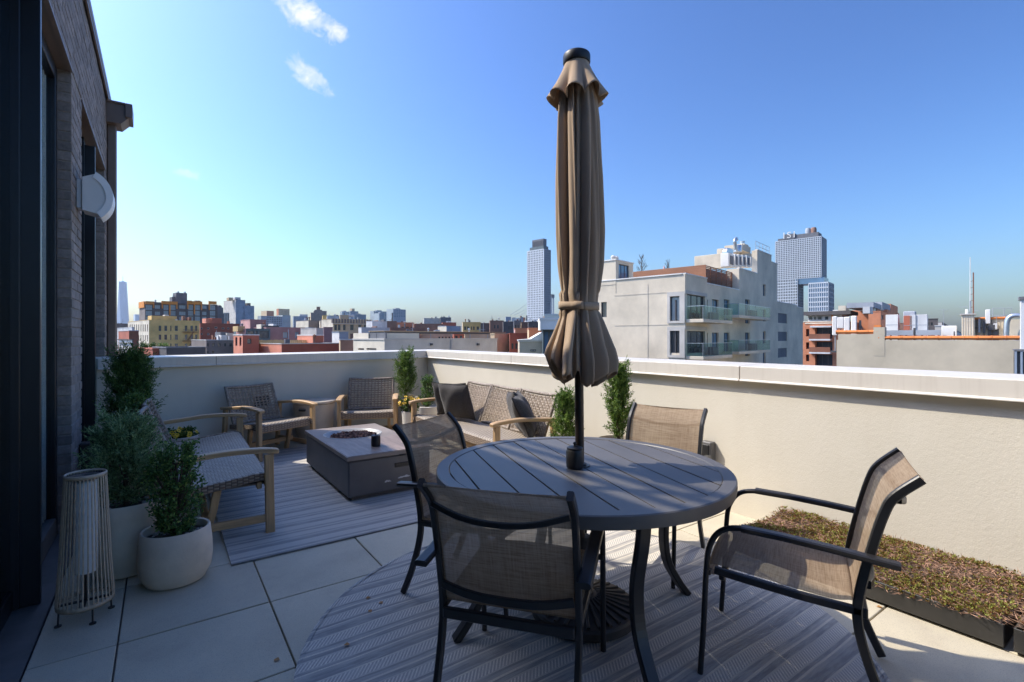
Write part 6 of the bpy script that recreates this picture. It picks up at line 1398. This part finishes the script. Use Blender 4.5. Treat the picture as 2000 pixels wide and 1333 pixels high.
MB().lathe([(.20, .75), (.22, .9), (.12, hp * .85), (.02, hp)], 12).build('cloth', 'c_pink', pa, smooth=True); MB().tube([(0, 0, 0), (0, 0, hp)], .03, 6).build('pole', 'c_steel', pa)
# --- white canopied building and cream shed just left of the umbrella
b = Bld('canopied_house', 'white flat canopy over a teal glazed corner left of the umbrella', 37, 1050, 1055, 1115, 624.5, 'c_white', 'c_white', zb=zat(644, 37), d=6, face=True, roofmat='c_white'); b.done()
b = Bld('glazed_corner', 'teal glazed wall below the white canopy', 38.2, 1058, 1060.5, 1112, 645, 'c_tealtrim', 'c_tealtrim', zb=-12, d=5, roofmat='c_tealtrim', face=True); b.wins('R', [(1062, 1072), (1073, 1084), (1086, 1100)], [(647, 700)], glass='c_glassblue'); b.done(.1)
b = Bld('canopy_glass', 'glass roof upstand above the white canopy', 39, 1063, 1064, 1112, 616.5, 'c_glasspale', 'c_glasspale', zb=zat(625, 39), d=4, face=True, roofmat='c_glasspale'); b.done()
b = Bld('cream_shed', 'cream rendered shed with white sloping roof left of the umbrella', 40, 1013, 1014.5, 1062, 667, 'c_plaster', 'c_plaster', d=5, zb=-10, parmat='c_white'); b.wins('R', [(1036, 1047)], [(683, 687)], mull=2, glass='c_palegrey'); b.done()
r_ = b.R(1014, 667, 1062, 690); zt_ = r_[3]
MB().prism([(-.15, zt_ + .12), (r_[1] * .45, zt_ + .18), (r_[1] * .95, zt_ + .75), (r_[1] * 1.02, zt_ + .75), (r_[1] * 1.02, zt_ + .1)], -.2, 4.6, lambda u, v, d: (u, d, v)).build('sloping_roof', 'c_white', b.root)
# ------------------------------------------------------------------ brick balcony building
b = Bld('brick_flats', 'orange brick apartment building with recessed balconies', 92, 1568, 1651, 1752, 628, 'c_orangebrick', 'c_orangebrick', parmat='c_cream')
b.wins('L', [(1574, 1580.5)], [(643, 657.5), (669, 682), (693, 706)], glass='c_glasspale', frame='c_tealtrim')
for y0, y1 in ((640, 662), (668, 688), (693, 715)): b.win('L', b.L(1592, y0, 1626, y1), glass='c_glass', frame='c_frame', mull=3)
b.done(1.4)
for y_ in (662.5, 688): 
    r_ = b.L(1583, y_, 1624, y_ + 3); b.box('balcony_slab', 'c_palegrey', -1.3, .05, r_[0], r_[1], r_[2] + GZ, r_[3] + GZ); b.box('balcony_rail', 'c_rust', -1.28, -1.22, r_[0], r_[1], r_[3] + GZ, r_[3] + GZ + .95)
r_ = b.L(1585, 637, 1626, 640); b.box('balcony_slab', 'c_palegrey', -1.3, .05, r_[0], r_[1], r_[2] + GZ, r_[3] + GZ)
r_ = b.L(1572, 630.5, 1651, 632.5); b.box('string_course', 'c_cream', -.1, -.02, r_[0], r_[1], r_[2] + GZ, r_[3] + GZ)
r_ = b.L(1572, 614, 1640, 627); b.box('set_back_floor', 'c_palegrey', 2.5, 9, r_[0], r_[1], b.zt - .4, r_[3] + GZ); b.box('roof_overhang', 'c_charcoal', 1.2, 10, r_[0] - 1.5, r_[1] + .5, r_[3] + GZ - .1, r_[3] + GZ + .6)
for p0, p1 in ((1574, 1581), (1584, 1588), (1592, 1599), (1606, 1612)): r2 = b.L(p0, 618, p1, 626); b.box('window', 'c_glass', 2.42, 2.48, r2[0], r2[1], r2[2] + GZ + .2, r2[3] + GZ)
for p0, p1, yt, yb, m_t, dd in ((1629, 1644, 595.5, 613, 'c_cream', 4), (1618, 1630, 604, 613, 'c_white', 3), (1606, 1620, 608, 613, 'c_rust', 3)): r2 = b.L(p0, yt, p1, yb); b.box('roof_hut', m_t, 4, 4 + dd, r2[0], r2[1], r2[2] + GZ - .3, r2[3] + GZ)
r2 = b.L(1620.5, 612, 1623, 627); b.box('orange_pipe', 'c_tilecoping', 1.6, 1.9, r2[0], r2[1], r2[2] + GZ, r2[3] + GZ)
b = Bld('brick_bulkhead', 'orange brick roof bulkhead with metal cooling plant on top', 88, 1696, 1720, 1734, 609, 'c_orangebrick', 'c_orangebrick', zb=-4, d=None); b.wins('R', [(1721.5, 1726)], [(616, 624.5)], glass='c_glasspale'); b.done()
b.top_block('brick_stack', 'c_orangebrick', 1740, 1753.5, 597, 1, 4, zb=b.zt - 6); b.top_block('brick_wing', 'c_orangebrick', 1733, 1756, 609, .5, 6, zb=b.zt - 6)
for p0, p1 in ((1706, 1722), (1723, 1739)): b.top_block('cooling_unit', 'c_steel', p0, p1, 593.5, 1.0, 4, zb=b.zt + .8)
for p_ in (1708, 1722, 1737): b.top_block('plant_leg', 'c_silver', p_, p_ + 2, 601, 1.2, .3)
b.top_block('vent_stack', 'c_palegrey', 1699, 1705, 600, .8, 1)
# ------------------------------------------------------------------ plastered wall with terracotta coping, and what stands on its roof
ZW = 27.0
b = Bld('plaster_building', 'long weathered plaster wall with terracotta coping tiles', ZW, 1634, 1996, 2080, 665.3, 'c_plaster', 'c_plaster', d=None, wd=14, face=False, roofmat='c_roof', parmat='c_plaster', par=.4); pwb = b; b.done(cap=False)
def wl(px): return along(b.c, GA, px)
tile = MB().lathe([(.115, 0), (.115, .50), (.13, .51), (.13, .56)], 8, sy=1.0).mesh('coping_tile', 'c_tilecoping', True, angle=40)
y_ = wl(1992)
top_ = b.zt - GZ
stepw = (wl(1726), wl(1707))
while y_ < wl(1637):
    z_ = top_ + .14
    if stepw[0] - .1 < y_ < stepw[1] - .3: y_ += .57; continue
    far = y_ > stepw[1] - .4
    o = place(tile, 'coping_tile', b.root, (.1, y_, z_ + (.38 if far else 0)), (R(-90), 0, 0)); o.rotation_euler = (R(-90), R(random.uniform(-1, 1)), R(random.uniform(-1.2, 1.2))); y_ += .57
r_ = b.L(1637, 658.5, 1707, 666); b.box('raised_wall', 'c_plaster', .0, .3, r_[0], r_[1], b.zt - .01, b.zt + .38)
r_ = b.L(1706, 639.5, 1728, 666); b.box('chimney_block', 'c_plaster', -.012, .9, r_[0], r_[1], b.zt - 1.0, r_[3] + GZ)
r_ = b.L(1706.5, 635, 1720, 639); b.box('flue', 'c_tilecoping', .1, .6, r_[0], r_[1], r_[2] + GZ, r_[3] + GZ)
def on_wall(px, yb, yt, xoff, nm, lab, cat_, group=None):
    """a thing standing on the plaster roof xoff metres behind the wall"""
    c2 = b.c + GB * xoff; c3 = c2 + GA * along(c2, GA, px); Zm = depth(c3); z0 = min(zat(yb, Zm), b.zt + .2) if yb else b.zt - .85
    return empty(nm, (c3.x, c3.y, b.zt - .86), GYAW, lab, cat_, group), zat(yt, Zm) - (b.zt - .86), Zm
def pxm(n_, Zm): return n_ / FPX * Zm
for p0, p1, yt, yb, lab in ((1626.5, 1634.5, 618.5, 655.5, 'leftmost'), (1636, 1647.5, 620.5, 642, 'second'), (1649.5, 1659, 619.5, 652, 'third'), (1663.5, 1672.5, 617.5, 655, 'rightmost')):
    e, ht_, Zm = on_wall((p0 + p1) / 2, None, yt, .8, 'cell_antenna', lab + ' of the four white upright antenna panels on the plaster roof', 'antenna', 'white antenna panels'); w2 = pxm(p1 - p0, Zm) / 2; hb = ht_ - pxm(yb - yt, Zm)
    MB().box(-.10, .10, -w2, w2, hb, ht_, .04).build('panel', 'c_white', e); MB().tube([(.14, 0, 0), (.14, 0, ht_ - .1)], .03, 8).build('mast', 'c_steel', e); MB().box(.08, .16, -.05, .05, hb + .1, hb + .2).build('bracket', 'c_frame', e); MB().box(-.1, .35, -.25, .25, 0, .12).build('foot', 'c_frame', e)
e, ht_, Zm = on_wall(1680, None, 626, .9, 'antenna_strut', 'dark braced antenna frame right of the white panels', 'frame')
MB().box(-.05, .05, -.06, .06, 0, ht_).build('post', 'c_frame', e); MB().tube([(0, 0, ht_ - .2), (0, -.62, .1)], .035, 6).build('brace', 'c_frame', e); MB().tube([(0, 0, ht_ * .5), (0, -.3, .1)], .03, 6).build('brace', 'c_frame', e)
for p0, p1, yt, m1, lab in ((1734, 1753, 615.5, 'c_white', 'white panelled rooftop cabinet left of the red cabinet'), (1768, 1781, 617.5, 'c_redbrick', 'red rooftop cabinet between two white cabinets'), (1781.5, 1808, 615.5, 'c_palegrey', 'large white panelled rooftop cabinet right of the red cabinet')):
    e, ht_, Zm = on_wall((p0 + p1) / 2, None, yt, 4.0, 'roof_cabinet', lab, 'cabinet'); w2 = pxm(p1 - p0, Zm) / 2
    MB().box(-.5, .5, -w2, w2, .5, ht_, .01).build('body', m1, e); MB().box(-.45, .45, -w2 + .05, w2 - .05, 0, .5).build('plinth', 'c_frame', e)
    for k in range(1, 3): MB().box(-.512, -.5, -w2, w2, .5 + (ht_ - .5) * k / 3 - .012, .5 + (ht_ - .5) * k / 3 + .012).build('panel_joint', 'c_steel', e)
    if m1 == 'c_palegrey': MB().box(-.55, -.5, w2 * .28, w2 * .34, .5, ht_).build('ladder_rail', 'c_steel', e)
e, ht_, Zm = on_wall(1777, None, 609, 5.2, 'roof_unit', 'grey louvred rooftop unit above the red cabinet', 'unit'); MB().box(-.5, .5, -.32, .32, .2, ht_, .03).build('casing', 'c_steel', e); MB().box(-.3, .3, -.2, .2, 0, .2).build('stand', 'c_frame', e)
e, ht_, Zm = on_wall(1770, None, 645.5, 2.4, 'steel_platform', 'grey steel platform beams in front of the rooftop cabinets', 'platform')
for k in (0, .28): MB().box(-.06 + k, .06 + k, -1.7, 1.75, ht_ - .32, ht_).build('beam', 'c_steel', e)
for k in range(5): MB().box(-.05, .05, -1.6 + k * .8 - .05, -1.6 + k * .8 + .05, 0, ht_ - .32).build('post', 'c_frame', e)
e, ht_, Zm = on_wall(1786, None, 641, 1.4, 'vent_pipe', 'short black vent pipe standing before the cabinets', 'pipe'); MB().tube([(0, 0, 0), (0, 0, ht_)], .06, 8).build('pipe', 'c_frame', e); MB().lathe([(.09, 0), (.09, .1)], 8).build('collar', 'c_steel', e)
b2 = Bld('navy_block', 'dark navy clad house behind the white cabinet', 95, 1808, 1809, 1832, 624, 'c_charcoal', 'c_slate', d=8); b2.wins('R', [(1811, 1815), (1818, 1822)], [(630, 636)]); b2.done()
b2 = Bld('grey_roofs', 'low grey brown roofs behind the terracotta coping', 80, 1826, 1842, 1880, 637, 'c_palegrey', 'c_greybeige', d=None, zb=-6); b2.done()
b2 = Bld('grey_roofs', 'distant low roof range right of the navy house', 200, 1836, 1840, 1885, 630, 'c_stone', 'c_greybeige', d=10); b2.done()
b2 = Bld('far_roof_range', 'distant brown rooftops between the cabinets', 150, 1752, 1755, 1782, 632, 'c_brown', 'c_brown', d=10); b2.done()
e, ht_, Zm = on_wall(1854, None, 637, 3.0, 'white_cabinet', 'white metal cabinet with dark slit beside the plaster hut', 'cabinet'); w2 = pxm(22, Zm) / 2; MB().box(-.4, .4, -w2, w2, 0, ht_, .02).build('body', 'c_white', e); MB().box(-.41, -.4, -w2 * .75, -w2 * .6, .1, ht_ * .8).build('door_slit', 'c_frame', e)
# plaster huts on the roof
def roof_hut(p0, p1, yt, xoff, depth_, nm, lab, mat, tiles=False):
    c2 = b.c + GB * xoff; a0, a1 = along(c2, GA, p1), along(c2, GA, p0); Zm = depth(c2 + GA * a0); e = empty(nm, (c2.x + GA.x * a0, c2.y + GA.y * a0, b.zt - .86), GYAW, lab, 'hut'); h = zat(yt, Zm) - (b.zt - .86)
    MB().box(0, depth_, 0, a1 - a0, 0, h).build('wall', mat, e); return e, a1 - a0, h, Zm
e, L_, h_, Zm = roof_hut(1878, 1903, 615, 2.2, 1.4, 'plaster_hut', 'ribbed cream roof hut under the antenna mast', 'c_cream')
for k in range(5): MB().box(-.02, 0, L_ * (k + .4) / 5, L_ * (k + .5) / 5, 0, h_).build('rib', 'c_tan', e)
MB().box(-.08, 1.5, -.08, L_ + .08, h_, h_ + .07).build('slab', 'c_greybeige', e)
e, L_, h_, Zm = roof_hut(1903, 1962, 623, 2.8, 2, 'plaster_hut', 'plaster roof hut with dark louvre and terracotta edge', 'c_plaster')
MB().box(-.03, .0, L_ * .18, L_ * .55, .45, h_ * .72).build('louvre', 'c_frame', e); MB().tube([(-.03, -.05, h_ + .05), (-.03, L_ + .05, h_ + .05)], .07, 8).build('edge_tile', 'c_tilecoping', e)
e, L_, h_, Zm = roof_hut(1962, 1996, 624, 2.2, 2, 'plaster_hut', 'cream roof hut behind the silver duct elbow', 'c_cream'); MB().box(-.02, 0, .1, .4, .2, 1.1).build('door', 'c_palegrey', e)
e, ht_, Zm = on_wall(1971, None, 617.5, 1.8, 'duct_elbow', 'silver elbow duct on the plaster roof', 'duct'); w2 = pxm(4.5, Zm)
MB().tube(smooth_path([(0, .12, 0), (0, .12, ht_ * .6), (0, .06, ht_ * .9), (0, -.15, ht_), (0, -.55, ht_)], 5), w2, 12, bi=(1, 0, 0)).build('duct', 'c_silver', e, smooth=True); MB().box(-.2, .2, -.1, .34, 0, .06).build('flange', 'c_steel', e)
# antenna mast cluster
e, ht_, Zm = on_wall(1895, None, 503, 2.7, 'antenna_mast', 'tall thin antenna mast with clustered aerials over the plaster hut', 'mast'); hz0 = 1.9
MB().tube([(0, 0, 0), (0, 0, ht_ * .55)], .035, 8).build('mast_pole', 'c_steel', e); MB().tube([(0, 0, ht_ * .55), (0, 0, ht_)], .02, 6).build('mast_whip', 'c_white', e)
hm = zat(533, Zm) - (b.zt - .86); MB().tube([(0, -.14, 0), (0, -.14, hm)], .03, 6).build('side_pole', 'c_rust', e)
for k in range(7): z = hz0 + .15 + k * (hm - hz0 - .3) / 7; MB().tube([(0, 0, z), (0, -.14, z + .05)], .014, 5).build('rung', 'c_rust', e)
for z, y0_2, y1_2 in ((hz0 + 1.0, .12, .5), (hz0 + .75, -.1, -.42)): MB().tube([(0, y0_2, z), (0, y1_2, z)], .015, 5).build('cross_arm', 'c_steel', e)
for (y, z0, z1, w3, m_t) in ((.16, 1.65, 2.75, .07, 'c_white'), (-.78, 1.85, 2.7, .11, 'c_white'), (-.62, 1.25, 2.1, .07, 'c_frame'), (-.95, 1.45, 1.8, .16, 'c_frame'), (-.4, 1.3, 2.15, .05, 'c_steel'), (-1.1, 1.5, 1.85, .09, 'c_palegrey')): MB().box(-.08, .08, y - w3, y + w3, z0, z1, .02).build('aerial', m_t, e)
for y in (-.3, -.62, -.95): MB().tube([(0, y, .8), (0, y, 2.1)], .02, 5).build('aerial_post', 'c_frame', e)
MB().tube([(.02, -.1, 1.6), (.02, -1.15, 1.6)], .025, 6).build('cross_arm', 'c_frame', e); MB().tube([(0, -1.15, 1.55), (0, -1.15, 2.3)], .012, 5).build('aerial_whip', 'c_steel', e)
e, ht_, Zm = on_wall(1843, None, 604, 6, 'tv_aerial', 'thin television aerial on the plaster roof', 'aerial'); MB().tube([(0, 0, 0), (0, 0, ht_)], .015, 5).build('pole', 'c_steel', e)
for k in range(5): MB().tube([(0, -.28 + k * .12, ht_ - .06), (.25, -.28 + k * .12, ht_ - .06)], .008, 4).build('element', 'c_steel', e)
MB().tube([(.1, -.3, ht_ - .06), (.1, .3, ht_ - .06)], .01, 4).build('boom', 'c_steel', e)
e, ht_, Zm = on_wall(1957, None, 602.5, 5, 'roof_guard', 'thin roof hatch guard frame beside the plaster hut', 'railing')
for y in (-.42, -.1, .42): MB().tube([(0, y, .8), (0, y, ht_)], .018, 5).build('post', 'c_steel', e)
for z in (ht_, ht_ - .45): MB().tube([(0, -.42, z), (0, .42, z)], .016, 5).build('rail', 'c_steel', e)
MB().box(-.3, .3, -.5, .5, 0, .82).build('hatch', 'c_greybeige', e)
# grey wall and louvred box at the right frame edge
c2 = gp(1994, 19); e = empty('grey_wall', (c2.x, c2.y, -8), GYAW, 'pale grey wall with dark cap cut by the right frame edge', 'wall'); hw_ = zat(580, 19) + 8; MB().box(0, .5, -6, 0, 0, hw_ - .12).build('face', 'c_palegrey', e); MB().box(-.05, .55, -6, .05, hw_ - .12, hw_).build('cap', 'c_slate', e)
c2 = gp(1981, 16); e = empty('louvred_box', (c2.x, c2.y, zat(722, 16) - 1), GYAW, 'blue grey louvred metal box at the right frame edge', 'unit'); hh = zat(686, 16) - (zat(722, 16) - 1); MB().box(.05, .8, -1.2, -.02, 0, hh - .02).build('core', 'c_frame', e)
for k in range(9): MB().box(-.01, .05, -.06 - k * .13, -.01 - k * .13, 0, hh).build('fin', 'c_bluegrey', e)
MB().box(-.02, .85, -1.22, .0, hh, hh + .05).build('lid', 'c_slate', e)

# ------------------------------------------------------------------ summer haze between here and the far towers
hz_m = bpy.data.materials.new('haze'); hz_m.use_nodes = True; t_ = hz_m.node_tree; t_.nodes.clear()
pv_ = t_.nodes.new('ShaderNodeVolumePrincipled'); pv_.inputs['Color'].default_value = (.80, .88, 1, 1); pv_.inputs['Density'].default_value = 6e-5; pv_.inputs['Anisotropy'].default_value = .3
ou_ = t_.nodes.new('ShaderNodeOutputMaterial'); t_.links.new(pv_.outputs[0], ou_.inputs['Volume']); MATS['haze'] = hz_m
o = MB().box(-4500, 5500, -1500, 5600, GZ - 2.5, 620).build('haze', 'haze'); tag(o, 'thin pale haze over the far city', 'haze', kind='stuff')
